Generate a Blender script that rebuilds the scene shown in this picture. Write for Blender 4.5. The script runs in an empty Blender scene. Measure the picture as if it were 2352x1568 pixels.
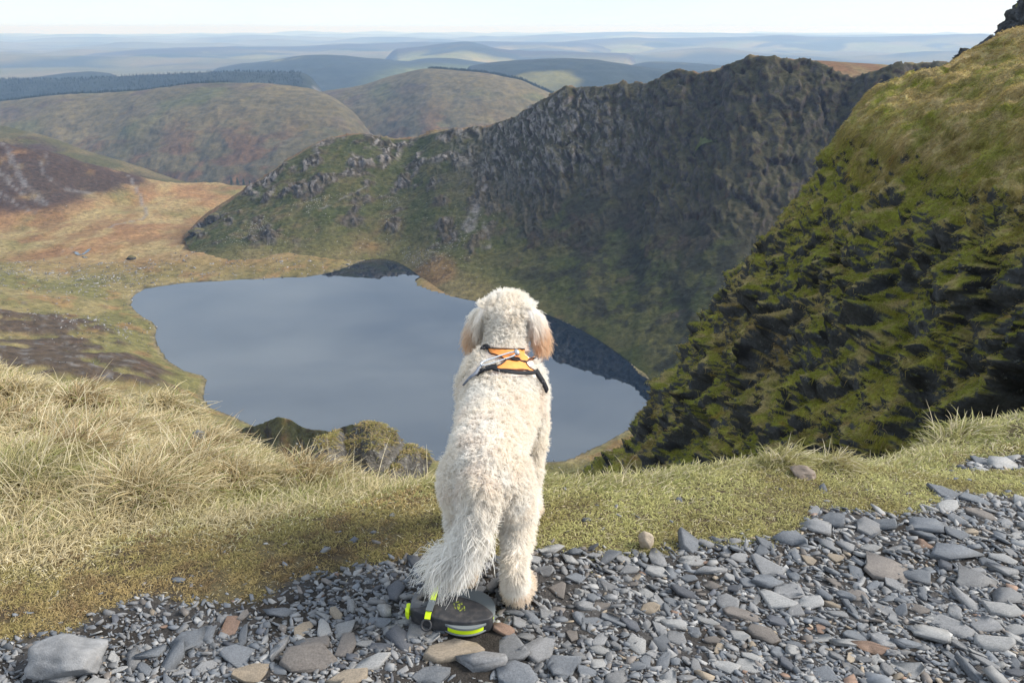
import bpy, bmesh, math, random
import numpy as np
from mathutils import Vector, Matrix
from mathutils.bvhtree import BVHTree
from mathutils.kdtree import KDTree

random.seed(7)
RNG = np.random.default_rng(7)
SC = bpy.context.scene
COL = SC.collection

# ------------------------------------------------------------------ camera
CAM_H = 1.6
PITCH = math.radians(21.5)
FPX = 28.0 / 36.0 * 1024.0
cam_data = bpy.data.cameras.new('camera')
cam_data.lens = 28.0
cam_data.sensor_width = 36.0
cam_data.sensor_fit = 'HORIZONTAL'
cam_data.clip_start = 0.05
cam_data.clip_end = 200000.0
cam = bpy.data.objects.new('camera', cam_data)
cam.location = (0, 0, CAM_H)
cam.rotation_euler = (math.pi / 2 - PITCH, 0, 0)
COL.objects.link(cam)
SC.camera = cam

# ------------------------------------------------------------------ sky and sun
SUN_EL = math.radians(38)
SUN_AZ = math.radians(88)           # clockwise from +Y: from the right
world = bpy.data.worlds.new('World')
SC.world = world
world.use_nodes = True
wn, wl = world.node_tree.nodes, world.node_tree.links
wn.clear()
w_out = wn.new('ShaderNodeOutputWorld')
w_bg = wn.new('ShaderNodeBackground')
w_bg.inputs['Strength'].default_value = 0.10
w_sky = wn.new('ShaderNodeTexSky')
w_sky.sky_type = 'NISHITA'
w_sky.sun_disc = False
w_sky.sun_elevation = SUN_EL
w_sky.sun_rotation = SUN_AZ
w_sky.altitude = 700
w_sky.dust_density = 0.4
w_sky.ozone_density = 3.0
# thin high cloud veil, the same all round the sky
w_tc = wn.new('ShaderNodeTexCoord')
w_map = wn.new('ShaderNodeMapping')
w_map.inputs['Scale'].default_value = (1.6, 1.6, 9.0)
w_noise = wn.new('ShaderNodeTexNoise')
w_noise.inputs['Scale'].default_value = 1.3
w_noise.inputs['Detail'].default_value = 7
w_noise.inputs['Roughness'].default_value = 0.55
w_noise.inputs['Distortion'].default_value = 0.4
w_ramp = wn.new('ShaderNodeValToRGB')
w_ramp.color_ramp.elements[0].position = 0.34
w_ramp.color_ramp.elements[0].color = (0.50, 0.50, 0.50, 1)
w_ramp.color_ramp.elements[1].position = 0.62
w_ramp.color_ramp.elements[1].color = (1, 1, 1, 1)
w_mix = wn.new('ShaderNodeMix')
w_mix.data_type = 'RGBA'
w_mix.inputs[7].default_value = (6.7, 7.7, 8.8, 1)
wl.new(w_tc.outputs['Generated'], w_map.inputs['Vector'])
wl.new(w_map.outputs['Vector'], w_noise.inputs['Vector'])
wl.new(w_noise.outputs['Fac'], w_ramp.inputs['Fac'])
wl.new(w_ramp.outputs['Color'], w_mix.inputs[0])
wl.new(w_sky.outputs['Color'], w_mix.inputs[6])
wl.new(w_mix.outputs[2], w_bg.inputs['Color'])
wl.new(w_bg.outputs['Background'], w_out.inputs['Surface'])

sun_data = bpy.data.lights.new('sun', 'SUN')
sun_data.energy = 4.3
sun_data.angle = math.radians(26.0)
sun_data.color = (1.0, 0.93, 0.82)
sun = bpy.data.objects.new('sun', sun_data)
SUN_DIR = Vector((math.cos(SUN_EL) * math.sin(SUN_AZ), math.cos(SUN_EL) * math.cos(SUN_AZ), math.sin(SUN_EL)))
sun.rotation_euler = (-SUN_DIR).to_track_quat('-Z', 'Y').to_euler()
sun.location = (40, -20, 60)
COL.objects.link(sun)

SC.view_settings.view_transform = 'Standard'
SC.view_settings.look = 'None'
SC.view_settings.gamma = 1.0
SC.view_settings.use_curve_mapping = False
SC.view_settings.exposure = 0.56
SC.render.film_transparent = False
SC.cycles.use_denoising = True
SC.cycles.max_bounces = 6
SC.cycles.diffuse_bounces = 3
SC.cycles.glossy_bounces = 2
SC.cycles.transmission_bounces = 2
SC.cycles.transparent_max_bounces = 6
SC.cycles.volume_bounces = 0
SC.cycles_curves.subdivisions = 2

# ------------------------------------------------------------------ maths helpers
S_D = 1024.0 / 2352.0                 # my reading scale of the photograph
SP, CP = math.sin(PITCH), math.cos(PITCH)

def ray(dx, dy):
    u = (dx * S_D - 512.0) / FPX
    v = (341.0 - dy * S_D) / FPX
    return np.array([u, CP + v * SP, -SP + v * CP])

def P(dx, dy, Y):
    """world point seen at (dx, dy), Y metres ahead of the camera"""
    r = ray(dx, dy)
    p = r * (Y / r[1])
    p[2] += CAM_H
    return p

def Pz(dx, dy, z):
    r = ray(dx, dy)
    p = r * ((z - CAM_H) / r[2])
    p[2] = z
    return p

_perm = np.random.default_rng(3).permutation(256)
_perm = np.concatenate([_perm, _perm, _perm]).astype(np.int32)
_grad = np.random.default_rng(4).normal(size=(256, 3)).astype(np.float32)
_grad /= np.linalg.norm(_grad, axis=1)[:, None]

def perlin(p):
    p = np.asarray(p, dtype=np.float64)
    i = np.floor(p).astype(np.int32)
    f = (p - i).astype(np.float32)
    w = f * f * f * (f * (f * 6 - 15) + 10)
    i &= 255
    out = 0
    for a in (0, 1):
        wa = w[:, 0] if a else 1 - w[:, 0]
        ha = _perm[i[:, 0] + a]
        for b in (0, 1):
            wb = w[:, 1] if b else 1 - w[:, 1]
            hb = _perm[ha + i[:, 1] + b]
            for c in (0, 1):
                wc = w[:, 2] if c else 1 - w[:, 2]
                g = _grad[_perm[hb + i[:, 2] + c] & 255]
                out = out + wa * wb * wc * (g[:, 0] * (f[:, 0] - a) + g[:, 1] * (f[:, 1] - b) + g[:, 2] * (f[:, 2] - c))
    return out * 1.6

def fbm(p, freq=1.0, octv=4, gain=0.5, lac=2.03, seed=0.0, ridged=False):
    q = np.asarray(p, dtype=np.float64) * freq + seed * 17.31 + 0.137
    s, a, tot = 0.0, 1.0, 0.0
    for _ in range(octv):
        n = perlin(q)
        if ridged:
            n = 1.0 - 2.0 * np.abs(n)
        s = s + a * n
        tot += a
        a *= gain
        q = q * lac + 5.7
    return s / tot

def worley(p, seed=0):
    """nearest cell: distance, cell hash value and offset from the cell centre"""
    p = np.asarray(p, float)
    i = np.floor(p).astype(np.int32)
    best = np.full(len(p), 9e9); val = np.zeros(len(p)); off = np.zeros((len(p), 3)); rv = np.zeros((len(p), 3))
    tab = np.random.default_rng(900 + seed).random((256, 7))
    for a in (-1, 0, 1):
        for b in (-1, 0, 1):
            for c in (-1, 0, 1):
                h = _perm[_perm[_perm[(i[:, 0] + a) & 255] + ((i[:, 1] + b) & 255)] + ((i[:, 2] + c) & 255)] & 255
                t = tab[h]
                d = p - (i + [a, b, c] + t[:, :3])
                q = (d * d).sum(1)
                u = q < best
                best[u] = q[u]; val[u] = t[u, 3]; off[u] = d[u]; rv[u] = t[u, 4:7] - 0.5
    return np.sqrt(best), val, (off * rv).sum(1)

def blocks(p, mask, scale, seed=0, tilt=1.6):
    """faceted rock blocks (-1..1) where mask is set"""
    out = np.zeros(len(p))
    k = mask > 0.04
    if k.any():
        f, v, t = worley(np.asarray(p)[k] / np.asarray(scale), seed)
        out[k] = ((v - 0.5) * 1.3 + t * tilt)
    return out

def sstep(a, b, x):
    t = np.clip((x - a) / (b - a), 0, 1)
    return t * t * (3 - 2 * t)

def mixc(a, b, m):
    m = np.asarray(m)[:, None]
    return a * (1 - m) + np.asarray(b) * m

def rbf_fit(pts, vals, smooth=1e-3):
    pts = np.asarray(pts, float)
    d = np.linalg.norm(pts[:, None] - pts[None], axis=2)
    n = len(pts)
    A = np.zeros((n + 3, n + 3))
    A[:n, :n] = d - np.eye(n) * smooth
    A[:n, n] = 1
    A[:n, n + 1:] = pts
    A[n, :n] = 1
    A[n + 1:, :n] = pts.T
    b = np.zeros(n + 3)
    b[:n] = vals
    c = np.linalg.lstsq(A, b, rcond=None)[0]
    def ev(q):
        q = np.asarray(q, float)
        out = c[n] + q @ c[n + 1:]
        for k in range(n):
            out += c[k] * np.hypot(q[:, 0] - pts[k, 0], q[:, 1] - pts[k, 1])
        return out
    return ev

def resample(poly, n, closed=False):
    """smooth (Catmull-Rom) resample of rows of any dimension, even in index parameter by length"""
    p = np.asarray(poly, float)
    L = np.concatenate([[0], np.cumsum(np.linalg.norm(np.diff(p[:, :3], axis=0), axis=1))])
    return catmull(p, np.linspace(0, L[-1], n), L)

def catmull(p, s, L):
    k = np.clip(np.searchsorted(L, s, side='right') - 1, 0, len(p) - 2)
    h = (L[k + 1] - L[k])
    t = ((s - L[k]) / np.maximum(h, 1e-9))[:, None]
    m = np.zeros_like(p)
    m[1:-1] = (p[2:] - p[:-2]) / np.maximum(L[2:] - L[:-2], 1e-9)[:, None]
    m[0] = (p[1] - p[0]) / max(L[1] - L[0], 1e-9)
    m[-1] = (p[-1] - p[-2]) / max(L[-1] - L[-2], 1e-9)
    h = h[:, None]
    t2, t3 = t * t, t * t * t
    return (2 * t3 - 3 * t2 + 1) * p[k] + (t3 - 2 * t2 + t) * h * m[k] + (-2 * t3 + 3 * t2) * p[k + 1] + (t3 - t2) * h * m[k + 1]

def proj(p):
    q = np.asarray(p, float) - [0, 0, CAM_H]
    f = q[..., 1] * CP - q[..., 2] * SP
    return (512 + FPX * q[..., 0] / f) / S_D, (341 - FPX * (q[..., 1] * SP + q[..., 2] * CP) / f) / S_D

def in_poly(pts, poly):
    x, y = pts[:, 0], pts[:, 1]
    inside = np.zeros(len(pts), bool)
    n = len(poly)
    for i in range(n):
        x1, y1 = poly[i][:2]
        x2, y2 = poly[(i + 1) % n][:2]
        if y1 == y2:
            continue
        c = ((y1 > y) != (y2 > y)) & (x < (x2 - x1) * (y - y1) / (y2 - y1) + x1)
        inside ^= c
    return inside

def dist_poly(pts, poly, closed=True):
    """distance of xy points to a polyline"""
    best = np.full(len(pts), 1e18)
    n = len(poly)
    for i in range(n if closed else n - 1):
        a = np.asarray(poly[i][:2], float)
        b = np.asarray(poly[(i + 1) % n][:2], float)
        ab = b - a
        t = np.clip(((pts - a) @ ab) / max(ab @ ab, 1e-12), 0, 1)
        d = pts - (a + t[:, None] * ab)
        best = np.minimum(best, (d * d).sum(1))
    return np.sqrt(best)

# ------------------------------------------------------------------ object helpers
def tag(o, label=None, cat=None, group=None, kind=None):
    if label: o['label'] = label
    if cat: o['category'] = cat
    if group: o['group'] = group
    if kind: o['kind'] = kind
    return o

def link(name, data, parent=None, mat=None):
    o = bpy.data.objects.new(name, data)
    COL.objects.link(o)
    if parent is not None:
        o.parent = parent
    if mat is not None and data is not None:
        data.materials.append(mat)
    return o

def empty(name, loc=(0, 0, 0), rz=0):
    o = bpy.data.objects.new(name, None)
    COL.objects.link(o)
    o.location = loc
    o.rotation_euler = (0, 0, rz)
    o.empty_display_size = 0.1
    return o

def mesh_np(name, verts, faces, col=None, smooth=True, extra=None):
    """mesh from numpy arrays; faces is an (n,3) or (n,4) int array"""
    me = bpy.data.meshes.new(name)
    verts = np.asarray(verts, np.float32)
    faces = np.asarray(faces, np.int32)
    k = faces.shape[1]
    me.vertices.add(len(verts))
    me.vertices.foreach_set('co', verts.ravel())
    me.loops.add(faces.size)
    me.loops.foreach_set('vertex_index', faces.ravel())
    me.polygons.add(len(faces))
    me.polygons.foreach_set('loop_start', np.arange(0, faces.size, k, dtype=np.int32))
    if smooth:
        me.polygons.foreach_set('use_smooth', np.ones(len(faces), bool))
    me.update(calc_edges=True)
    if col is not None:
        a = me.attributes.new('col', 'FLOAT_COLOR', 'POINT')
        c = np.ones((len(verts), 4), np.float32)
        c[:, :3] = np.clip(col, 0, 1)
        a.data.foreach_set('color', c.ravel())
    for nm, v in (extra or {}).items():
        a = me.attributes.new(nm, 'FLOAT', 'POINT')
        a.data.foreach_set('value', np.asarray(v, np.float32))
    return me

def grid_faces(nr, nc):
    i = np.arange(nr * nc).reshape(nr, nc)
    return np.stack([i[:-1, :-1], i[:-1, 1:], i[1:, 1:], i[1:, :-1]], -1).reshape(-1, 4)

def grid_normals(g):
    du = np.gradient(g, axis=1)
    dv = np.gradient(g, axis=0)
    n = np.cross(du, dv)
    n /= np.maximum(np.linalg.norm(n, axis=2), 1e-9)[..., None]
    return n

def curves_np(name, pts, sizes, radius, col, parent=None, mat=None):
    """hair curves: pts (N,3) stacked, sizes (n,), radius (N,), col (n,3) per strand"""
    hc = bpy.data.hair_curves.new(name)
    hc.add_curves([int(s) for s in sizes])
    hc.attributes['position'].data.foreach_set('vector', np.asarray(pts, np.float32).ravel())
    a = hc.attributes.get('radius') or hc.attributes.new('radius', 'FLOAT', 'POINT')
    a.data.foreach_set('value', np.asarray(radius, np.float32))
    a = hc.attributes.new('col', 'FLOAT_COLOR', 'CURVE')
    c = np.ones((len(sizes), 4), np.float32)
    c[:, :3] = np.clip(col, 0, 1)
    a.data.foreach_set('color', c.ravel())
    return link(name, hc, parent, mat)

# ------------------------------------------------------------------ material helpers
class NT:
    def __init__(self, name):
        self.m = bpy.data.materials.new(name)
        self.m.use_nodes = True
        self.t = self.m.node_tree
        self.t.nodes.clear()
        self.out = self.n('ShaderNodeOutputMaterial')
        self.b = self.n('ShaderNodeBsdfPrincipled')
        self.l(self.b.outputs[0], self.out.inputs[0])
        self.tc = None
    def n(self, ty, **kw):
        x = self.t.nodes.new(ty)
        for k, v in kw.items():
            setattr(x, k, v)
        return x
    def l(self, a, b):
        self.t.links.new(a, b)
    def coord(self):
        if self.tc is None:
            self.tc = self.n('ShaderNodeTexCoord')
        return self.tc.outputs['Object']
    def noise(self, scale, detail=4, rough=0.55, vec=None, dist=0.0, stretch=None):
        x = self.n('ShaderNodeTexNoise')
        x.inputs['Scale'].default_value = scale
        x.inputs['Detail'].default_value = detail
        x.inputs['Roughness'].default_value = rough
        x.inputs['Distortion'].default_value = dist
        v = vec or self.coord()
        if stretch:
            mp = self.n('ShaderNodeMapping')
            mp.inputs['Scale'].default_value = stretch
            self.l(v, mp.inputs['Vector'])
            v = mp.outputs[0]
        self.l(v, x.inputs['Vector'])
        return x.outputs['Fac']
    def ramp(self, fac, stops):
        x = self.n('ShaderNodeValToRGB')
        e = x.color_ramp.elements
        while len(e) < len(stops):
            e.new(0.5)
        for k, (p, c) in enumerate(stops):
            e[k].position = p
            e[k].color = (c, c, c, 1) if np.isscalar(c) else tuple(c) + (1,)
        self.l(fac, x.inputs['Fac'])
        return x.outputs['Color']
    def mix(self, a, b, fac, mode='MIX'):
        x = self.n('ShaderNodeMix', data_type='RGBA', blend_type=mode)
        for sock, v in ((x.inputs[0], fac), (x.inputs[6], a), (x.inputs[7], b)):
            if isinstance(v, (int, float)):
                sock.default_value = v
            elif isinstance(v, tuple):
                sock.default_value = v + (1,) if len(v) == 3 else v
            else:
                self.l(v, sock)
        return x.outputs[2]
    def attr(self, name='col', kind='GEOMETRY'):
        x = self.n('ShaderNodeAttribute', attribute_name=name, attribute_type=kind)
        return x.outputs['Color']
    def bump(self, h, strength=0.5, dist=0.02):
        x = self.n('ShaderNodeBump')
        x.inputs['Strength'].default_value = strength
        x.inputs['Distance'].default_value = dist
        self.l(h, x.inputs['Height'])
        self.l(x.outputs[0], self.b.inputs['Normal'])
    def set(self, color=None, rough=None, spec=None, **kw):
        if color is not None:
            if isinstance(color, tuple):
                self.b.inputs['Base Color'].default_value = color + (1,)
            else:
                self.l(color, self.b.inputs['Base Color'])
        if rough is not None:
            self.b.inputs['Roughness'].default_value = rough
        if spec is not None:
            self.b.inputs['Specular IOR Level'].default_value = spec
        for k, v in kw.items():
            self.b.inputs[k].default_value = v
        return self.m

def mat_land(name, scale, lo=0.65, hi=1.35, bump=0.6, bdist=1.0, detail=6, rough=0.95):
    """ground colour from the surface's own 'col' layer, broken up with fine grain"""
    t = NT(name)
    n1 = t.noise(scale, detail, 0.65)
    n2 = t.noise(scale * 5.3, 3, 0.6)
    g = t.ramp(n1, [(0.3, lo), (0.7, hi)])
    g2 = t.ramp(n2, [(0.3, 0.8), (0.7, 1.2)])
    c = t.mix(t.attr('col'), g, 1.0, 'MULTIPLY')
    c = t.mix(c, g2, 1.0, 'MULTIPLY')
    if bump:
        t.bump(n1, bump, bdist)
    return t.set(c, rough, 0.15)
# ================================================================== THE LAND
LAKE_Z = -230.0
SHORE = [(805,610),(760,625),(700,636),(600,640),(500,645),(440,648),(380,655),(330,663),(305,680),(300,700),(320,722),(350,738),
         (360,750),(355,775),(368,805),(385,830),(420,850),(465,862),(477,872),(470,890),(465,915),(480,935),(520,950),(560,968),
         (640,1000),(740,1030),(850,1045),(930,1053),(1000,1056),(1120,1060),(1260,1060),(1310,1055),(1350,1035),(1420,1000),(1470,970),
         (1505,935),(1515,890),(1500,875),(1470,860),(1440,825),(1400,795),(1350,765),(1300,740),(1270,725),(1180,703),(1090,692),
         (1040,682),(990,668),(955,655),(950,645),(975,630),(970,612),(940,597),(905,588),(870,592),(830,599)]
shore_w = np.array([Pz(x, y, LAKE_Z) for x, y in SHORE])
shore_c = shore_w.mean(0)

# palette (real base colours)
C_GRASS = np.array([0.105, 0.120, 0.038])
C_OLIVE = np.array([0.125, 0.115, 0.045])
C_STRAW = np.array([0.30, 0.235, 0.115])
C_RUST = np.array([0.200, 0.108, 0.052])
C_HEATH = np.array([0.052, 0.034, 0.028])
C_DARK = np.array([0.022, 0.022, 0.014])
C_ROCK = np.array([0.112, 0.102, 0.096])
C_ROCKL = np.array([0.25, 0.245, 0.25])
C_SCREE = np.array([0.27, 0.25, 0.25])
C_CONIF = np.array([0.020, 0.026, 0.022])

M_LAND = mat_land('moor_ground', 0.16, 0.5, 1.5, 0.8, 2.5)
M_MID = mat_land('mid_moor', 0.035, 0.55, 1.45, 0.7, 6.0)
M_FAR = mat_land('far_moor', 0.01, 0.75, 1.25, 0.4, 8.0)

# ---- base sheet out to the horizon
def far_plain():
    r = np.concatenate([[0], np.geomspace(1500, 60000, 110)])
    a = np.linspace(0, 2 * np.pi, 361)[:-1]
    R, A = np.meshgrid(r[1:], a, indexing='ij')
    x, y = R * np.sin(A), R * np.cos(A)
    p = np.stack([x.ravel(), y.ravel(), np.zeros(x.size)], 1)
    z = -440 + fbm(p, 1 / 2600, 4) * 60 + np.abs(fbm(p * [1, 1.7, 1], 1 / 5200, 4, 0.5, seed=3)) * 420 * sstep(7000, 15000, R.ravel())
    p[:, 2] = z
    c = mixc(np.tile(C_OLIVE * 0.75, (len(p), 1)), C_STRAW * 0.45, sstep(-0.2, 0.4, fbm(p, 1 / 900, 3, seed=9)))
    c = mixc(c, C_CONIF, sstep(0.05, 0.2, fbm(p, 1 / 1800, 3, seed=5)) * 0.85)
    c = mixc(c, C_HEATH * 0.7, sstep(-330, -250, z) * 0.9)
    nr, nc = R.shape
    i = np.arange(nr * nc).reshape(nr, nc)
    j = np.roll(i, -1, axis=1)
    f = np.stack([i[:-1], j[:-1], j[1:], i[1:]], -1).reshape(-1, 4)
    vs = np.vstack([p, [[0, 0, -430]]])
    c = np.vstack([c, C_OLIVE[None]])
    o = link('ground', mesh_np('ground', vs, f, c), None, M_FAR)
    # closing fan under the cwm
    me = o.data
    bm = bmesh.new(); bm.from_mesh(me); bm.verts.ensure_lookup_table()
    k = len(bm.verts) - 1
    for q in range(nc):
        bm.faces.new((bm.verts[k], bm.verts[(q + 1) % nc], bm.verts[q]))
    bm.to_mesh(me); bm.free()
    tag(o, 'distant lowland plain fading into haze at the horizon', 'plain', kind='structure')
far_plain()

# ---- hills as lofts: foot line, crest line and a back slope
def hill(name, crest, run, drop, back_run, back_drop, nc, nr, amp, wl, colour, label, mat=None, foot_push=None, shape=1.0, ridged=0.0, back=18, seed=0.0):
    cr = np.array([P(*c) for c in crest])
    crs = resample(cr, nc)
    ue = np.linspace(0, 1, nc)
    crs[:, 2] -= drop * ((1 - sstep(0, 0.10, ue)) + sstep(0.90, 1.0, ue)) * (0.0 if name in ('hill_grassy', 'hill_spur') else 1.0)
    view = crs[:, :2] / np.linalg.norm(crs[:, :2], axis=1)[:, None]
    rows = []
    for t in np.linspace(0, 1, nr):
        e = 1 - (1 - t) ** (1 + shape) if shape > 0 else t
        q = crs.copy()
        q[:, :2] -= view * run * (1 - t)
        q[:, 2] -= drop * (1 - e)
        rows.append(q)
    for t in np.linspace(0, 1, back)[1:]:
        q = crs.copy()
        q[:, :2] += view * back_run * t
        q[:, 2] -= back_drop * t ** 1.4
        rows.append(q)
    g = np.array(rows)
    n = grid_normals(g)
    n[n[..., 2] < 0] *= -1
    flat = g.reshape(-1, 3)
    tt = np.concatenate([np.linspace(0, 1, nr), np.linspace(1, 0, back)[1:]])
    T = np.repeat(tt, nc)
    d = fbm(flat, 1 / wl, 5, 0.5, seed=seed) * amp
    if name == 'hill_grassy':
        d += fbm(flat, 6.5 / wl, 4, 0.55, seed=seed + 9) * amp * 0.30
    if ridged:
        d += fbm(flat * np.array([1, 0.25, 0.25]), 2.2 / wl, 4, 0.5, seed=seed + 3, ridged=True) * amp * ridged
    d *= 0.25 + 0.75 * np.minimum(1, (1 - T) * 2.5 + 0.0) ** 0.7
    g2 = flat + n.reshape(-1, 3) * d[:, None]
    gn = grid_normals(g2.reshape(g.shape)).reshape(-1, 3)
    slope = np.abs(gn[:, 2])
    c = colour(g2, T, slope, d / max(amp, 1e-6))
    o = link(name, mesh_np(name, g2, grid_faces(*g.shape[:2]), c), None, mat or M_FAR)
    tag(o, label, 'hill', kind='structure')
    return g2.reshape(g.shape), T

def col_mid(p, T, s, d):
    c = np.tile(np.array([0.088, 0.072, 0.036]), (len(p), 1))
    c = mixc(c, C_STRAW * 0.45, sstep(-0.05, 0.5, fbm(p, 1 / 420, 4, seed=1) + 0.5 * (T - 0.6)) * 0.85)
    c = mixc(c, C_GRASS * 0.62, sstep(0.1, 0.4, fbm(p, 1 / 300, 4, seed=6)) * 0.6)
    c = mixc(c, C_RUST * 0.55, sstep(-0.05, 0.22, fbm(p * [1, 1, 2.5], 1 / 130, 4, seed=2)) * sstep(0.7, 0.3, T) * 0.85)
    c = mixc(c, C_HEATH * 1.3, sstep(0.12, 0.3, fbm(p * [1, 1, 2.0], 1 / 200, 4, seed=4)) * sstep(0.55, 0.85, T) * 0.6)
    gul = fbm(p * [1, .35, .35] + fbm(p, 1 / 300, 3, seed=18)[:, None] * 160, 1 / 210, 2, seed=8, ridged=True)
    c = mixc(c, C_DARK * 1.8, sstep(0.88, 0.97, gul) * sstep(0.75, 0.45, T) * 0.6)
    return c

def col_forest(p, T, s, d):
    c = np.tile(C_CONIF * 1.2, (len(p), 1))
    return mixc(c, C_OLIVE, sstep(0.32, 0.45, fbm(p, 1 / 700, 3, seed=4)))

def col_farmix(p, T, s, d):
    c = np.tile(C_OLIVE * 1.2, (len(p), 1))
    c = mixc(c, C_STRAW * 0.9, sstep(-0.1, 0.3, fbm(p, 1 / 1100, 3, seed=1)) * 0.7)
    c = mixc(c, C_GRASS * 1.5, sstep(0.0, 0.3, fbm(p, 1 / 800, 3, seed=2)) * 0.6)
    c = mixc(c, C_HEATH * 0.5, sstep(0.25, 0.8, T + 0.25 * fbm(p, 1 / 1500, 3, seed=6)) * 0.95)
    return mixc(c, C_CONIF, sstep(0.08, 0.2, fbm(p, 1 / 1300, 3, seed=5)) * 0.9)

# farthest first
hill('hill_horizon', [(700,112,30000),(1000,92,30000),(1250,79,31000),(1450,74,31000),(1700,76,31000),(1900,80,30000),(2100,78,30000),(2352,80,30000),(2900,82,30000)],
     6000, 260, 4000, 300, 160, 24, 120, 2600, col_farmix, 'faint pale blue line of hills on the far horizon')
hill('hill_far', [(1000,108,19000),(1200,100,19000),(1400,90,19500),(1600,86,20000),(1800,83,20000),(2000,84,19500),(2150,80,19000),(2352,84,18500),(2900,86,18000)],
     5500, 330, 3000, 300, 220, 40, 150, 1800, col_farmix, 'long hazy blue plateau behind the rocky ridge')
hill('hill_far', [(-500,150,14000),(-200,146,14000),(0,136,14000),(150,125,14000),(300,114,14000),(420,109,14500),(560,107,15000),(700,105,15500),(860,100,16000),(1000,97,16500),(1200,95,17000),(1500,100,17000)],
     5000, 300, 3000, 300, 260, 40, 130, 1500, col_farmix, 'hazy blue-mauve moorland range at the far left')
hill('hill_far', [(850,118,11500),(950,108,11500),(1040,97,11500),(1080,96,11500),(1150,112,11500),(1300,118,11500),(1500,122,11500)],
     3000, 250, 2000, 250, 160, 30, 60, 900, col_farmix, 'small pale blue peak in the far haze')
hill('hill_wooded', [(420,170,7600),(520,155,7600),(620,138,7500),(690,127,7400),(760,126,7400),(840,134,7300),(940,143,7200),(1020,142,7400),(1120,146,7400),(1250,160,7400)],
     1900, 260, 1500, 200, 200, 50, 60, 700, lambda p, T, s, d: mixc(col_forest(p, T, s, d), C_GRASS * 1.2, sstep(-150, 420, p[:, 0] + 1150 - 300 * T) * sstep(0.95, 0.6, T)),
     'blue wooded hill with green fields on its flank')
hill('hill_wooded', [(880,165,7900),(940,140,7900),(1020,133,7800),(1100,141,7800),(1200,150,7800)], 1200, 220, 900, 200, 90, 24, 30, 500, col_forest, 'dark blue forest hill between the two grassy hills')
hill('hill_wooded', [(1380,165,6600),(1460,146,6600),(1500,141,6500),(1580,144,6500),(1680,150,6400),(1850,152,6300),(2100,160,6200)], 1200, 220, 900, 200, 120, 30, 30, 500, col_forest, 'low dark forest hill behind the rocky crest')
hill('hill_wooded', [(1000,166,5000),(1080,150,5000),(1180,137,5000),(1270,133,5000),(1360,137,5000),(1450,150,4950),(1560,160,4900),(1680,162,4850),(1850,165,4800)],
     1300, 330, 1100, 250, 220, 60, 40, 420, col_forest, 'broad dark blue forest hill right of the grassy dome')
hill('hill_wooded', [(-500,195,5600),(-100,186,5600),(60,178,5600),(200,163,5700),(260,168,5700),(340,175,5800)], 1000, 200, 900, 200, 140, 26, 26, 420, col_forest, 'small wooded rise on the far left')
WOOD_L = hill('hill_wooded', [(-600,192,4600),(-200,186,4600),(0,182,4550),(120,181,4500),(260,176,4450),(400,168,4400),(520,166,4350),(640,166,4300),(690,165,4250),(720,172,4230),(750,190,4200),(775,206,4150),(820,225,4100)],
     900, 240, 900, 250, 300, 60, 40, 380, lambda p, T, s, d: mixc(col_forest(p, T, s, d), C_SCREE * 0.8, sstep(0.05, 0.25, fbm(p, 1 / 90, 3, seed=2)) * sstep(60, -40, np.abs(p[:, 0] + 930)) ),
     'long dark forest ridge with a bare scree end')

# two olive hills behind the cwm
MID_B = hill('hill_grassy', [(560,262,3700),(700,218,3650),(760,206,3600),(840,194,3550),(900,176,3500),(960,160,3450),(1000,156,3430),(1060,163,3400),(1130,172,3350),(1200,188,3300),(1260,212,3250),(1330,240,3200),(1450,290,3100),(1600,350,3000)],
     1000, 360, 800, 200, 420, 150, 34, 420, col_mid, 'bare grassy dome hill with a dark wood along its top', mat=M_MID, shape=0.5, ridged=0.1)
MID_A = hill('hill_grassy', [(-600,262,3300),(-300,250,3250),(-100,242,3220),(0,234,3200),(120,222,3180),(250,214,3150),(380,201,3100),(470,192,3060),(540,190,3020),(600,193,2980),(660,197,2940),(720,206,2900),(760,222,2840),(800,250,2780),(830,280,2720),(870,330,2650),(900,380,2600)],
     850, 300, 700, 260, 520, 190, 30, 380, col_mid, 'broad olive hillside with rust bracken across the valley', mat=M_MID, shape=0.45, ridged=0.12)

# left spur below the broad hill
hill('hill_spur', [(-500,250,2000),(-250,265,1950),(0,288,1900),(60,300,1880),(130,322,1850),(200,345,1820),(290,372,1800),(350,392,1790),(420,415,1780),(480,432,1780)],
     500, 150, 300, 150, 240, 50, 22, 160, lambda p, T, s, d: mixc(mixc(np.tile(C_OLIVE * 0.5, (len(p), 1)), C_STRAW * 0.36, sstep(-.2, .3, fbm(p, 1 / 90, 3, seed=2))), C_HEATH, sstep(0.1, 0.25, fbm(p, 1 / 120, 4, seed=7)) * sstep(0.95, 0.7, T)),
     'straw-coloured spur running down from the left edge', mat=M_LAND)

# ---- the cwm floor, left slopes and lake margins: one height field
ctrl = []
def cz(dx, dy, z): ctrl.append(Pz(dx, dy, z))
def cy(dx, dy, Y, dz=0.0):
    p = P(dx, dy, Y); p[2] += dz; ctrl.append(p)
for p in shore_w:
    ctrl.append(np.array([p[0], p[1], LAKE_Z + 0.15]))
    q = shore_c + (p - shore_c) * 0.86
    ctrl.append(np.array([q[0], q[1], LAKE_Z - 7]))
ctrl.append(np.array([shore_c[0], shore_c[1], LAKE_Z - 16]))
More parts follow.
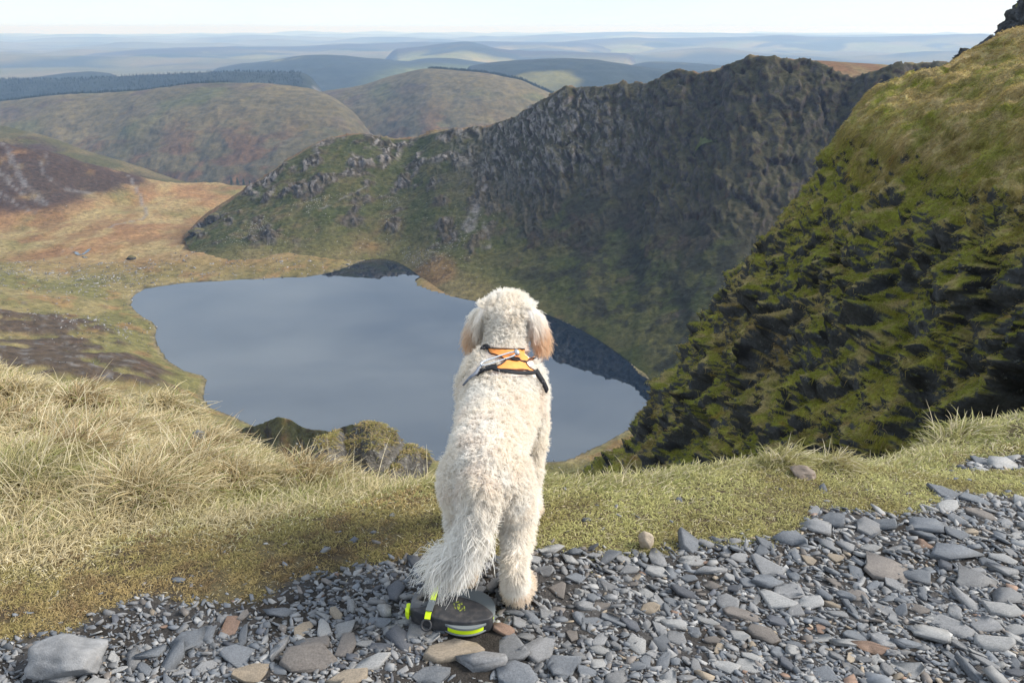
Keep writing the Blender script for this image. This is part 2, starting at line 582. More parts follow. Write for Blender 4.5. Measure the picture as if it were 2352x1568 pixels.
# margins just above the water
for x, y, z in [(330,650,-228),(500,630,-227),(650,622,-227.5),(760,612,-227),(280,690,-227.5),(330,745,-227),(345,800,-226),(430,868,-226),(445,905,-225),
                (200,620,-229),(100,600,-231),(0,590,-233),(300,600,-229),(420,580,-230),(560,600,-226),(650,580,-224),
                (0,520,-236),(200,540,-237),(350,520,-240),(150,500,-236),(300,470,-244),(420,470,-248),(500,450,-252)]:
    cz(x, y, z)
for x, y, Y in [(0,640,700),(0,700,600),(0,760,520),(0,830,440),(100,660,690),(100,740,565),(120,800,500),(200,700,640),(200,780,530),(200,850,455),(280,800,528),
                (300,870,460),(350,840,505),(380,900,455),(-150,640,650),(-150,740,520),(-150,840,410),(-400,640,560),(-400,840,340),
                (0,900,380),(200,920,395),(380,960,405),(500,985,418),
                # left hillside with scree
                (0,480,1065),(0,430,1120),(0,380,1190),(0,328,1270),(100,345,1275),(100,420,1160),(200,372,1290),(200,440,1180),(150,480,1090),(330,408,1330),(300,450,1210),
                (-200,310,1230),(-200,400,1120),(-500,280,1150),(-500,420,1000),(-200,500,1010),
                (400,425,1350),(450,420,1390),(500,418,1410),(560,424,1420),(620,440,1430),(480,435,1340),(560,450,1330)]:
    cy(x, y, Y)
for x, y, Y in [(-500,280,1500),(-200,310,1500),(0,328,1520),(100,345,1520),(200,372,1540),(330,408,1560),(450,420,1600),(560,424,1620),(700,440,1600)]:
    cy(x, y, Y, -70)
# near side of the lake, under the camera's edge
for x, y, Y, dz in [(1000,1075,385,-2),(1150,1085,382,-2),(1280,1080,385,-2),(900,1090,330,-12),(1200,1110,300,-25),(700,1060,330,-10),(560,1020,380,-2),
                    (1330,1075,360,-2),(1450,1010,400,-8),(1550,900,470,-5),(1600,850,500,-5),(1200,1100,150,-40),(700,1060,150,-40),(200,1000,150,-30),(-300,950,150,-30),
                    (1200,1100,60,-30),(600,1060,60,-30),(0,950,60,-24),(-600,900,60,-24),(1700,1050,250,-40),(1700,1050,120,-40),(2200,1000,120,-30),(2200,900,300,-30)]:
    cy(x, y, Y, dz)
# under the ridge (hidden, keeps the sheet below the loft)
for x, y, Y, dz in [(600,560,900,-8),(800,560,900,-12),(1000,560,880,-25),(1200,600,830,-30),(1400,700,720,-30),(600,480,1150,-40),(900,420,1150,-50),(1300,400,1050,-60),(1700,500,850,-70),(1000,380,1500,-120),(1600,300,1300,-140),(2200,500,600,-60),(2300,400,1000,-150)]:
    cy(x, y, Y, dz)
ctrl = np.array(ctrl)
cwm_z = rbf_fit(ctrl[:, :2], ctrl[:, 2], 0.5)
def cwm():
    r = np.geomspace(55, 1660, 410)
    a = np.radians(np.linspace(-50, 44, 540))
    R, A = np.meshgrid(r, a, indexing='ij')
    xy = np.stack([(R * np.sin(A)).ravel(), (R * np.cos(A)).ravel()], 1)
    z = cwm_z(xy)
    p = np.column_stack([xy, z])
    inside = in_poly(xy, shore_w)
    ds = dist_poly(xy, shore_w)
    land = np.where(inside, 0, ds)
    k = sstep(0, 45, land)
    left = sstep(-60, -190, xy[:, 0] + 0.0 * xy[:, 1]) * sstep(640, 560, xy[:, 1])
    # rib-like outcrops running down to the lake on the left slope
    dirn = np.array([0.80, 0.60]); per = np.array([-0.60, 0.80])
    rc = np.column_stack([xy @ dirn / 5.0, xy @ per, z * 0])
    ribs = fbm(rc, 1 / 40, 4, seed=11, ridged=True) + 0.5 * fbm(p, 1 / 50, 3, seed=17)
    ribm = sstep(-0.05, 0.5, ribs) * left * k * sstep(-0.35, 0.05, fbm(p, 1 / 30, 4, seed=18))
    n1 = fbm(p, 1 / 70, 5, seed=1)
    dz = (n1 * 7 + fbm(p, 1 / 14, 4, seed=2) * 1.6) * k + ribm * 3.5
    dz += fbm(p, 1 / 5, 3, seed=12) * 0.5 * sstep(0, 12, land)
    lower = sstep(-0.5, 0.0, dz)
    edge = fbm(p, 1 / 18, 4, seed=21) * 1.2 * sstep(30, 0, ds)
    z2 = z + dz + edge * 0.35
    z2 = np.where(~inside & (land < 60), np.maximum(z2, LAKE_Z + 0.12 + np.minimum(land * 0.05, 1.0)), np.where(inside, np.minimum(z2, LAKE_Z - 0.1), z2))
    p[:, 2] = z2
    g = p.reshape(R.shape + (3,))
    n = grid_normals(g).reshape(-1, 3)
    slope = np.abs(n[:, 2])
    f1 = fbm(p, 1 / 55, 4, seed=5); f2 = fbm(p, 1 / 22, 4, seed=6); f3 = fbm(p, 1 / 120, 3, seed=7)
    c = np.tile(C_OLIVE * 0.95, (len(p), 1))
    c = mixc(c, C_STRAW * 0.72, sstep(-0.15, 0.35, f1) * 0.7)
    far = sstep(720, 900, xy[:, 1])
    c = mixc(c, np.array([0.225, 0.125, 0.062]), far * sstep(-0.45, 0.1, f3) * 0.85)
    c = mixc(c, C_STRAW * 0.8, far * sstep(-0.05, 0.25, fbm(p * [1, .45, 1], 1 / 60, 4, seed=8)) * 0.8)
    c = mixc(c, C_RUST * 0.75, far * sstep(0.05, 0.25, fbm(p * [1, .45, 1], 1 / 45, 4, seed=9)) * 0.7)
    c = mixc(c, C_RUST, sstep(0.12, 0.38, f2) * 0.55)
    c = mixc(c, C_RUST * 0.9, sstep(640, 760, xy[:, 1]) * sstep(900, 760, xy[:, 1]) * sstep(-200, -60, xy[:, 0]) * sstep(-0.2, 0.3, f1) * 0.6)
    # heather and scree on the left hillside
    hs = sstep(1040, 1090, xy[:, 1]) * sstep(-225, -243, -z2 * -1.0)
    hillm = sstep(-236, -226, z) * sstep(1020, 1080, xy[:, 1]) * sstep(-330, -420, xy[:, 0] + f2 * 60)
    c = mixc(c, C_HEATH * 0.8, hillm * sstep(-0.55, -0.15, f1) * 0.95)
    sd = np.column_stack([(xy[:, 0] * 0.93 - xy[:, 1] * 0.37) / 9.0, xy[:, 0] * 0.37 + xy[:, 1] * 0.93, z * 0])
    sc = fbm(sd, 1 / 20, 4, seed=13)
    pdx, pdy = proj(p)
    wx = xy + np.column_stack([f2, f1]) * 9
    for st, wd in (([(0,240),(130,330),(260,470),(390,610)], 9), ([(230,215),(300,270),(370,330)], 4.5), ([(400,380),(470,440),(560,480),(700,500),(830,535)], 6), ([(0,340),(150,470),(330,600)], 6),
                   ([(0,530),(150,610),(300,668)], 6), ([(0,90),(60,160)], 4), ([(400,260),(480,310),(560,350)], 3), ([(60,235),(160,295)], 3), ([(-300,100),(-100,250),(60,420)], 10), ([(-300,300),(-60,480)], 8)):
        pts_ = []
        for a_, b_ in st:
            j_ = int(np.argmin((pdx - a_ * 0.2734) ** 2 + (pdy - 303 - b_ * 0.2734) ** 2 + 1e4 * ((xy[:, 1] < 900) | (xy[:, 1] > 1420))))
            pts_.append(xy[j_])
        dd_ = dist_poly(wx, pts_, False)
        c = mixc(c, C_SCREE * 0.45, sstep(wd * 0.75, wd * 0.2, dd_ + 5.0 * np.abs(sc)) * sstep(-0.5, 0.0, f2) * 0.85)
    # outcrops and heather ribs on the left near slope
    c = mixc(c, C_HEATH * 1.0, sstep(0.3, 0.7, ribm + 0.5 * f2) * 0.85)
    c = mixc(c, C_ROCK * 1.0, sstep(0.6, 0.98, ribm) * sstep(0.12, 0.38, fbm(p, 1 / 7, 3, seed=14)))
    # boulder litter: pale flecks
    lit = 0.35 * sstep(0.38, 0.55, fbm(p, 1 / 3.2, 2, seed=15)) * sstep(0.1, 0.3, fbm(p, 1 / 60, 3, seed=16)) * sstep(1000, 850, xy[:, 1])
    c = mixc(c, C_ROCKL * 1.1, lit * 0.9)
    c = mixc(c, C_ROCK, sstep(0.80, 0.66, slope) * 0.7 * sstep(-.1, .2, f2))
    # worn footpath across the moor
    path = [Pz(x, y, -238)[:2] for x, y in [(250,520),(290,500),(330,490),(335,470),(318,445),(300,425)]]
    c = mixc(c, C_SCREE * 0.6, sstep(2.6, 1.2, dist_poly(xy, path, False)) * 0.7)
    c = mixc(c, np.array([0.16, 0.13, 0.08]), sstep(5, 1, ds) * (~inside) * 0.7)
    c = np.where(inside[:, None], np.array([0.03, 0.035, 0.03]), c)
    o = link('terrain', mesh_np('terrain', p, grid_faces(*R.shape), c), None, M_LAND)
    tag(o, 'brown and olive cwm floor and slopes left of the lake', 'terrain', kind='structure')
    return p
CWM = cwm()

# ---- the lake
def lake():
    c = shore_c
    poly = [c + (p - c) * 1.035 for p in shore_w]
    bm = bmesh.new()
    vs = [bm.verts.new((p[0], p[1], LAKE_Z)) for p in poly]
    f = bm.faces.new(vs)
    bmesh.ops.triangulate(bm, faces=[f])
    bmesh.ops.recalc_face_normals(bm, faces=bm.faces)
    me = bpy.data.meshes.new('lake'); bm.to_mesh(me); bm.free()
    t = NT('lake_water')
    t.bump(t.noise(0.02, 3, 0.5), 0.02, 0.5)
    m = t.set((0.006, 0.012, 0.022), 0.015, 0.5)
    t.b.inputs['IOR'].default_value = 2.45
    o = link('lake', me, None, m)
    tag(o, 'still dark mountain lake mirroring the sky and ridge', 'lake', kind='structure')
lake()

# ---- rocky ridge behind the lake
def ridge():
    crest = [(425,552,930),(470,505,965),(540,455,1000),(600,415,1020),(660,370,1045),(720,335,1065),(770,318,1080),(830,309,1085),(880,318,1085),(940,322,1080),(1000,306,1060),(1060,298,1040),(1140,290,1015),
             (1200,262,985),(1250,232,960),(1295,203,945),(1340,207,930),(1390,200,915),(1440,196,905),(1500,192,890),(1530,172,875),(1580,166,860),(1640,168,840),(1690,146,820),(1740,137,805),(1800,139,795),(1860,142,790),
             (1900,158,780),(1950,182,765),(2000,176,750),(2060,152,745),(2100,148,750),(2160,152,750),(2300,175,760),(2500,190,720),(2700,200,690)]
    foot = [(300,640,None),(380,620,None),(470,610,None),(560,605,None),(640,600,None),(720,598,None),(790,600,None),(830,597,None),(870,592,None),(905,588,None),(940,597,None),(972,620,None),(952,645,None),(960,656,None),
            (1040,682,None),(1090,692,None),(1180,703,None),(1270,725,None),(1350,765,None),(1400,795,None),(1440,825,None),(1480,862,None),(1515,890,None),(1560,930,None),(1700,960,None),(1900,950,None),(2200,900,None),(2500,880,None)]
    nc, nr, nb = 980, 270, 40
    C = resample(np.array([P(*c) for c in crest]), nc)
    Fp = resample(np.array([Pz(x, y, LAKE_Z + (1.5 if x < 800 else 0)) for x, y, _ in foot]), nc)
    # match by bearing so that columns run straight up the slope
    bc = np.arctan2(C[:, 0], C[:, 1]); bf = np.arctan2(Fp[:, 0], Fp[:, 1])
    order = np.argsort(bf)
    F2 = np.column_stack([np.interp(bc * 0.96 - 0.012, bf[order], Fp[order, k]) for k in range(3)])
    k = np.hanning(123)[1:-1]; k /= k.sum()
    for j in range(3):
        F2[:, j] = np.convolve(np.pad(F2[:, j], 60, mode='edge'), k, 'valid')
    rows = []
    ts = np.linspace(0, 1, nr)
    u = np.linspace(0, 1, nc)
    steep = sstep(0.25, 0.5, u)
    for t in ts:
        ez = (1 - steep) * t ** 1.05 + steep * (0.55 * t + 0.45 * t ** 2.6)   # concave: scree foot, steep crags on top
        q = F2 * (1 - t) + C * t
        q[:, 2] = F2[:, 2] * (1 - ez) + C[:, 2] * ez
        rows.append(q)
    rows[0][:, 2] -= 1.0
    view = C[:, :2] / np.linalg.norm(C[:, :2], axis=1)[:, None]
    for t in np.linspace(0, 1, nb)[1:]:
        q = C.copy()
        q[:, :2] += view * 260 * t
        q[:, 2] -= (6 * t + 150 * t ** 2.2) * (0.4 + 0.6 * sstep(1.0, 0.5, u)) - 0.0
        rows.append(q)
    g = np.array(rows)
    T = np.repeat(np.concatenate([ts, np.linspace(1, 0.9, nb)[1:]]), nc)
    back = np.repeat(np.concatenate([ts * 0, np.linspace(0, 1, nb)[1:]]), nc)
    U = np.tile(u, nr + nb - 1)
    n = grid_normals(g).reshape(-1, 3)
    n[n[:, 2] < 0] *= -1
    flat = g.reshape(-1, 3)
    # along-crest coordinate for ribs
    sl = np.concatenate([[0], np.cumsum(np.linalg.norm(np.diff(C, axis=0), axis=1))])
    Sx = np.tile(sl, nr + nb - 1)
    rc = np.column_stack([Sx + flat[:, 2] * 0.55, flat[:, 2] * 0.42, flat[:, 1] * 0.2])
    warp = fbm(flat, 1 / 30, 4, seed=31)[:, None] * np.array([26, 12, 0])
    rib1 = fbm(rc + warp, 1 / 42, 4, 0.6, seed=32, ridged=True)
    rib2 = fbm(rc + warp * 0.7, 1 / 10, 3, 0.6, seed=33, ridged=True)
    blob = fbm(flat, 1 / 26, 4, seed=34)
    lump = fbm(flat * [1, 1, 0.7], 1 / 13, 4, 0.6, seed=39)
    rocky = sstep(0.45, 0.80, T + 0.35 * fbm(flat, 1 / 60, 4, seed=35) + 0.10 * rib1) * sstep(0.30, 0.46, U + 0.06 * blob) * (1 - back)
    crag = sstep(0.0, 0.4, fbm(flat, 1 / 38, 4, seed=36) + 0.25 * (T - 0.5)) * sstep(0.08, 0.25, T)
    crag_l = crag * (1 - sstep(0.30, 0.46, U)) * (1 - back)
    vert = fbm(np.column_stack([Sx + flat[:, 2] * 0.25 + warp[:, 0] * 0.35, flat[:, 2] * 0.16, flat[:, 1] * 0.1]), 1 / 11, 4, 0.62, seed=30, ridged=True)
    d = rocky * (rib1 * 4.2 + rib2 * 1.4 + lump * 2.6 + vert * (0.3 + 1.0 * sstep(0.7, 0.95, T)))
    wp = np.column_stack([Sx + flat[:, 2] * 0.35, flat[:, 2], flat[:, 1] * 0.5]) + warp * 0.35
    blk = blocks(wp, rocky + crag_l, (15, 19, 22), 1)
    blk2 = blocks(wp, rocky + crag_l, (5, 7.5, 9), 2)
    d = d + (rocky + 0.6 * crag_l) * (blk * 3.4 + blk2 * 1.5) + crag_l * (sstep(-0.1, 0.5, blob) * 5 + rib2 * 1.2) + (1 - rocky) * crag * (rib2 * 1.2 + lump * 2.5)
    d += fbm(flat, 1 / 60, 4, seed=37) * 6.0 * sstep(0.03, 0.25, T) * (1 - 0.4 * rocky)
    d += fbm(flat, 1 / 6, 3, seed=38) * 1.1 * sstep(0.02, 0.12, T)
    d *= sstep(0.0, 0.06, T) * (1 - 0.75 * sstep(0.0, 0.2, back))
    topk = sstep(0.95, 1.0, T) * (1 - back)
    p = flat + n * (d * (1 - 0.35 * topk))[:, None]
    gn = grid_normals(p.reshape(g.shape)).reshape(-1, 3)
    slope = np.abs(gn[:, 2])
    f1 = fbm(p, 1 / 40, 4, seed=41); f2 = fbm(p, 1 / 16, 4, seed=42); f3 = fbm(p * [1, 1, .5], 1 / 90, 3, seed=43)
    c = np.tile(C_GRASS * 0.38, (len(p), 1))  # palette scaled well down over the ridge: its shade is carried by the colour
    c = mixc(c, C_OLIVE * 0.54, sstep(-0.2, 0.3, f1) * 0.8)
    low = sstep(0.30, 0.05, T + 0.10 * f1) * sstep(0.55, 0.30, U)
    c = mixc(c, C_OLIVE * 0.7, low)
    c = mixc(c, C_STRAW * 0.5, low * sstep(-0.15, 0.35, fbm(p, 1 / 55, 4, seed=5)) * 0.75)
    c = mixc(c, C_STRAW * 0.32, sstep(0.0, 0.4, f2 + 0.3 * f3) * sstep(0.55, 0.2, U + 0.2 * T) * 0.75)
    c = mixc(c, C_RUST * 0.8, sstep(0.12, 0.35, f3) * sstep(0.35, 0.1, T) * 0.6)
    # heather and rock patches low on the right, their shade put into the colour
    dk = sstep(-0.10, 0.16, fbm(p, 1 / 30, 4, seed=44) + 0.75 * (T - 0.42)) * sstep(0.36, 0.52, U)
    c = mixc(c, C_DARK * 0.9, dk * 0.95)
    c = mixc(c, C_DARK * 1.1, sstep(0.05, 0.22, fbm(p, 1 / 17, 4, 0.6, seed=48)) * sstep(0.40, 0.55, U) * sstep(0.04, 0.12, T) * 0.85)
    c = mixc(c, C_SCREE * 0.25, 0.0 * sstep(0.28, 0.45, fbm(np.column_stack([Sx, flat[:, 2] * 0.15, flat[:, 1] * 0.1]), 1 / 15, 3, seed=49)) * sstep(0.42, 0.55, U) * sstep(0.45, 0.2, T) * 0.7)
    c = mixc(c, C_HEATH * 0.9, sstep(0.1, 0.3, crag * 0.6 + f2 * 0.4) * 0.55 * sstep(.1, .3, T))
    c = mixc(c, C_HEATH * np.array([0.40, 0.35, 0.32]), rocky * 0.92)
    stone = rocky * sstep(0.0, 0.5, rib2 * 0.6 + 0.7 * lump + 0.25 * rib1 + 0.35 * (0.62 - U)) + crag_l * sstep(0.1, 0.5, rib2 + f2) * 0.9
    c = mixc(c, C_ROCK * np.array([0.40, 0.36, 0.32]), np.clip(stone, 0, 1) * 0.9)
    c = mixc(c, (C_ROCKL * np.array([0.46, 0.43, 0.40]))[None] * (1 + 1.0 * sstep(0.70, 0.5, U) * sstep(0.55, 0.85, T))[:, None], np.clip(stone, 0, 1) * sstep(-0.15, 0.45, blk2 + 0.4 * vert) * (0.25 + 0.65 * sstep(0.66, 0.45, U)))
    c = mixc(c, C_RUST * 0.26, sstep(0.15, 0.4, fbm(p, 1 / 12, 3, seed=46)) * rocky * 0.5)
    ledge = rocky * sstep(0.50, 0.72, slope + 0.18 * f2) 
    c = mixc(c, C_OLIVE * 0.36, ledge * 0.8)
    # pale flecks of boulders
    c = mixc(c, C_ROCKL * 0.9, sstep(0.45, 0.6, fbm(p, 1 / 3.0, 2, seed=47)) * sstep(0.0, 0.3, f3) * 0.45 * (1 - rocky) * sstep(.6, .4, U))
    # scree chutes
    for q in ([(1180,355),(1150,440),(1130,480),(1105,515)], [(1160,470),(1145,510)], [(900,430),(830,470)]):
        poly = [np.array(((x * S_D - 512), (y * S_D))) for x, y in q]
    def chute(a, b, w0, w1):
        nonlocal c
        ja = int(np.interp(a[0], UX, np.arange(nc))); jb = int(np.interp(b[0], UX, np.arange(nc)))
        pa = g[int(a[1] * (nr - 1)), ja]; pb = g[int(b[1] * (nr - 1)), jb]
        ab = pb - pa
        t = np.clip(((p - pa) @ ab) / (ab @ ab), 0, 1)
        dd = np.linalg.norm(p - (pa + t[:, None] * ab), axis=1) + 5 * f2
        w = w0 + (w1 - w0) * t
        c = mixc(c, C_SCREE * 0.5, sstep(w * 1.2, w * 0.5, dd) * sstep(-0.35, 0.25, f2 + 0.3 * fbm(p, 1 / 6, 3, seed=50)) * 0.85)
    UX = C[:, 0] / C[:, 1]
    chute((-0.005, 0.92), (-0.035, 0.58), 2, 4)
    chute((-0.035, 0.58), (-0.05, 0.38), 4, 11)
    chute((-0.03, 0.45), (-0.025, 0.30), 3, 6)
    chute((-0.18, 0.55), (-0.24, 0.42), 2, 3)
    # grassy cap behind the crest
    c = mixc(c, mixc(np.tile(C_RUST * 0.7, (len(p), 1)), C_STRAW * 0.55, sstep(-0.2, 0.3, f2)), sstep(0.0, 0.05, back) * 0.9)
    gully = np.exp(-((U - 0.885) / 0.035) ** 2) * sstep(0.55, 0.85, T) * (1 - sstep(0, .1, back))
    c = mixc(c, C_OLIVE * 0.4, gully * 0.0)
    o = link('ridge', mesh_np('ridge', p, grid_faces(*g.shape[:2]), c), None, M_LAND)
    tag(o, 'dark rocky ridge with grey crags above the lake', 'ridge', kind='structure')
    return p.reshape(g.shape)
RIDGE = ridge()

hill('hill_plateau', [(1560,175,1010),(1640,158,1010),(1720,142,1000),(1800,138,1000),(1880,138,1000),(1960,143,1000),(2040,148,1000),(2150,158,990),(2300,175,980)],
     260, 55, 300, 80, 160, 40, 5, 90, lambda p, T, s, d: mixc(mixc(np.tile(C_RUST * 0.62, (len(p), 1)), C_STRAW * 0.55, sstep(-0.2, 0.3, fbm(p * [1, .4, 1], 1 / 45, 4, seed=2))), C_GRASS * 0.62, sstep(0.62, 0.4, T)),
     'straw-coloured grassy plateau behind the rocky crest', mat=M_LAND)

# ---- knolls at the near end of the lake
def knoll():
    crest = [(540,985,400),(575,978,385),(600,972,372),(640,955,362),(665,962,360),(700,982,352),(740,988,345),(765,990,340),(790,977,336),(812,974,332),(835,985,326),(860,1008,320),(885,1033,312),(905,1055,305),(930,1090,290)]
    C = resample(np.array([P(*c) for c in crest]), 260)
    view = C[:, :2] / np.linalg.norm(C[:, :2], axis=1)[:, None]
    rows = []
    for t in np.linspace(0, 1, 110):
        q = C.copy(); q[:, :2] -= view * 75 * (1 - t); q[:, 2] -= 62 * (1 - t) ** 0.85 * (1 - 0.25 * np.sin(np.pi * t)); rows.append(q)
    for t in np.linspace(0, 1, 26)[1:]:
        q = C.copy(); q[:, :2] += view * 60 * t; q[:, 2] -= 80 * t ** 1.2; rows.append(q)
    g = np.array(rows); flat = g.reshape(-1, 3)
    n = grid_normals(g).reshape(-1, 3); n[n[:, 2] < 0] *= -1
    T = np.repeat(np.concatenate([np.linspace(0, 1, 110), np.linspace(1, 0, 26)[1:]]), 260)
    d = fbm(flat, 1 / 22, 4, seed=51) * 3.0 * (1 - 0.8 * T ** 3) + fbm(flat, 1 / 5, 3, seed=52) * 0.6
    p = flat + n * d[:, None]
    c = np.tile(C_OLIVE * 0.85, (len(p), 1))
    c = mixc(c, C_RUST * 0.6, sstep(-0.05, 0.3, fbm(p, 1 / 18, 4, seed=53)) * 0.8)
    c = mixc(c, C_HEATH, sstep(0.05, 0.25, fbm(p, 1 / 9, 4, seed=54)) * sstep(0.45, 0.9, T) * 0.7)
    c = mixc(c, C_ROCK, sstep(0.15, 0.3, fbm(p, 1 / 7, 4, seed=55)) * 0.6 * sstep(-65, -20, p[:, 0]))
    o = link('knoll', mesh_np('knoll', p, grid_faces(*g.shape[:2]), c), None, M_LAND)
    tag(o, 'pair of small brown-green knolls at the near end of the lake', 'knoll', kind='structure')
    return p.reshape(g.shape)
KNOLL = knoll()
# ================================================================== THE MOSSY CRAG ON THE RIGHT
C_MOSS = np.array([0.165, 0.168, 0.024])
C_MOSSB = np.array([0.290, 0.270, 0.050])
C_DEAD = np.array([0.31, 0.235, 0.115])
C_BRN = np.array([0.135, 0.078, 0.038])

def mat_crag():
    t = NT('crag_rock_and_moss')
    n1 = t.noise(1.1, 7, 0.65)
    n2 = t.noise(7.0, 5, 0.65)
    g = t.ramp(n1, [(0.3, 0.6), (0.7, 1.4)])
    g2 = t.ramp(n2, [(0.28, 0.6), (0.72, 1.4)])
    c = t.mix(t.attr('col'), g, 1.0, 'MULTIPLY')
    c = t.mix(c, g2, 1.0, 'MULTIPLY')
    lich = t.ramp(t.noise(3.1, 6, 0.7), [(0.60, 0.0), (0.70, 0.9)])
    rk = t.n('ShaderNodeAttribute', attribute_name='rock').outputs['Fac']
    mm = t.n('ShaderNodeMath', operation='MULTIPLY')
    t.l(lich, mm.inputs[0]); t.l(rk, mm.inputs[1])
    c = t.mix(c, (0.165, 0.18, 0.175), mm.outputs[0])
    t.bump(n2, 0.8, 0.12)
    return t.set(c, 0.92, 0.2)
M_CRAG = mat_crag()

def blade_mat(name, trans=0.25, rough=0.7):
    t = NT(name)
    c = t.attr('col')
    t.set(c, rough, 0.25)
    tr = t.n('ShaderNodeBsdfTranslucent')
    t.l(c, tr.inputs['Color'])
    mx = t.n('ShaderNodeMixShader')
    mx.inputs[0].default_value = trans
    t.l(t.b.outputs[0], mx.inputs[1]); t.l(tr.outputs[0], mx.inputs[2])
    t.l(mx.outputs[0], t.out.inputs[0])
    return t.m
M_BLADE = blade_mat('grass_blade')

def bicatmull(cg, nr, nc):
    cg = np.asarray(cg, float)
    kr, kc = cg.shape[:2]
    rows = np.array([catmull(cg[i], np.linspace(0, kc - 1, nc), np.arange(kc, dtype=float)) for i in range(kr)])
    out = np.array([catmull(rows[:, j], np.linspace(0, kr - 1, nr), np.arange(kr, dtype=float)) for j in range(nc)])
    return out.transpose(1, 0, 2)

E1 = P(2100, 450, 34) - P(1500, 1000, 48)
E1 /= np.linalg.norm(E1)
CRAG_GRASS = []

def crag_patch(name, cg, nr, nc, amp, label, grass=1.0, rocky=0.0, flip=False, seed=0.0, blades=0, blen=(0.12, 0.32)):
    g = bicatmull(cg, nr, nc)
    n = grid_normals(g).reshape(-1, 3)
    flat = g.reshape(-1, 3)
    toc = np.array([0, 0, CAM_H]) - flat
    if np.sum(np.einsum('ij,ij->i', n, toc)) < 0:
        n = -n
    e2 = np.cross(E1, n.mean(0)); e2 /= np.linalg.norm(e2)
    if e2[2] < 0:
        e2 = -e2
    s1, s2 = flat @ E1, flat @ e2
    lump0 = fbm(flat, 1 / 3.0, 4, 0.6, seed=61 + seed)
    # ledges: grass slopes that run out to a lip with a steep rock step under it
    def saw(u):
        f = u - np.floor(u)
        return np.where(f < 0.33, -1 + 2 * sstep(0, 0.33, f), 1 - 2 * (np.maximum(f - 0.33, 0) / 0.67) ** 0.9)
    wob = fbm(np.column_stack([s1 / 2.2, s2, flat[:, 2] * 0]), 1 / 6.0, 4, 0.55, seed=62 + seed)
    led = saw(s2 / 5.2 + wob * 1.5) * sstep(-0.35, 0.3, fbm(flat, 1 / 6.0, 3, seed=68 + seed))
    lump = fbm(flat, 1 / 5.5, 5, 0.55, seed=64 + seed)
    fine = fbm(flat, 1 / 0.9, 3, 0.55, seed=65 + seed)
    crack = fbm(flat * [1.6, 1.6, 0.35], 1 / 1.4, 3, 0.6, seed=66 + seed, ridged=True)
    crack2 = fbm(flat * [2.0, 2.0, 0.5] + lump0[:, None] * 0.8, 1 / 0.6, 2, 0.6, seed=70 + seed, ridged=True)
    R = np.repeat(np.linspace(0, 1, nr), nc)
    facew = sstep(0.12, 0.34, R + 0.1 * lump) if grass < 2 else R * 0
    bil = np.abs(fbm(flat, 1 / 4.2, 3, 0.5, seed=84 + seed)) * 2 - 0.5
    bil2 = np.abs(fbm(flat, 1 / 1.5, 3, 0.5, seed=85 + seed)) * 2 - 0.5
    d = amp * (facew * (led * 1.05 * sstep(0.30, 0.50, R + 0.08 * lump) + bil * 1.25 + bil2 * 0.40 + crack * 0.12 + crack2 * 0.06) + lump * (0.75 + 0.35 * facew) + fine * 0.20 + (1 - facew) * fbm(flat * [1, 1, 1.6], 1 / 1.6, 3, seed=67 + seed) * 0.34 + (1 - facew) * fbm(flat, 1 / 3.2, 3, seed=78 + seed, ridged=True) * 0.5)
    pre = flat + n * d[:, None]
    gp = grid_normals(pre.reshape(g.shape)).reshape(-1, 3); gp[np.einsum('ij,ij->i', gp, n) < 0] *= -1
    bare = sstep(0.62, 0.30, gp[:, 2]) * (facew * sstep(0.28, 0.48, R + 0.08 * lump) if rocky == 0 else 1.0)
    wq = np.column_stack([flat[:, 0] + lump0, flat[:, 1] * 0.8, flat[:, 2] + flat[:, 0] * 0.3])
    d = d + amp * bare * (blocks(wq, bare, (1.9, 2.6, 4.2), 5) * 0.55 + blocks(wq, bare, (0.7, 0.9, 1.6), 6) * 0.26)
    p = flat + n * d[:, None]
    gn = grid_normals(p.reshape(g.shape)).reshape(-1, 3)
    gn[np.einsum('ij,ij->i', gn, n) < 0] *= -1
    up = gn[:, 2]
    f1 = fbm(p, 1 / 3.0, 4, seed=71 + seed); f2 = fbm(p, 1 / 1.1, 3, seed=72 + seed); f3 = fbm(p, 1 / 9, 3, seed=73 + seed)
    veg = sstep(0.28, 0.48, up + 0.26 * f1 + 0.16 * f2 - rocky * 0.9 - 0.30 * sstep(0.45, 0.95, R) * sstep(14, 24, flat[:, 0]) + 0.75 * (1 - facew * (0.45 + 0.55 * sstep(0.25, 0.5, R))))
    rock = mixc(np.tile(np.array([0.016, 0.016, 0.017]), (len(p), 1)), np.array([0.055, 0.057, 0.060]), sstep(-0.1, 0.5, crack + f2))  # bare rock from near-black to dark grey, paler on the crack ridges
    c = np.tile(C_MOSS, (len(p), 1))
    c = mixc(c, C_MOSSB, sstep(0.0, 0.4, f1) * 0.7)
    c = mixc(c, C_DEAD, sstep(0.0, 0.45, f2 + 0.5 * f3 + 0.3 * (up - 0.6)) * 0.78)
    c = mixc(c, C_DEAD * 1.1, (1 - facew) * sstep(-0.5, 0.2, f2 + 0.6 * f1) * 0.75)
    c = mixc(c, C_BRN, sstep(0.2, 0.5, f3 - 0.5 * f2) * 0.6)
    c = mixc(c, np.array([0.22, 0.085, 0.025]), sstep(0.38, 0.55, fbm(p, 1 / 1.8, 3, seed=74 + seed)) * 0.45)
    cv = c
    c = c * veg[:, None] + rock * (1 - veg[:, None])
    o = link(name, mesh_np(name, p, grid_faces(nr, nc), c, extra={'rock': 1 - veg}), None, M_CRAG)
    tag(o, label, 'cliff', kind='structure')
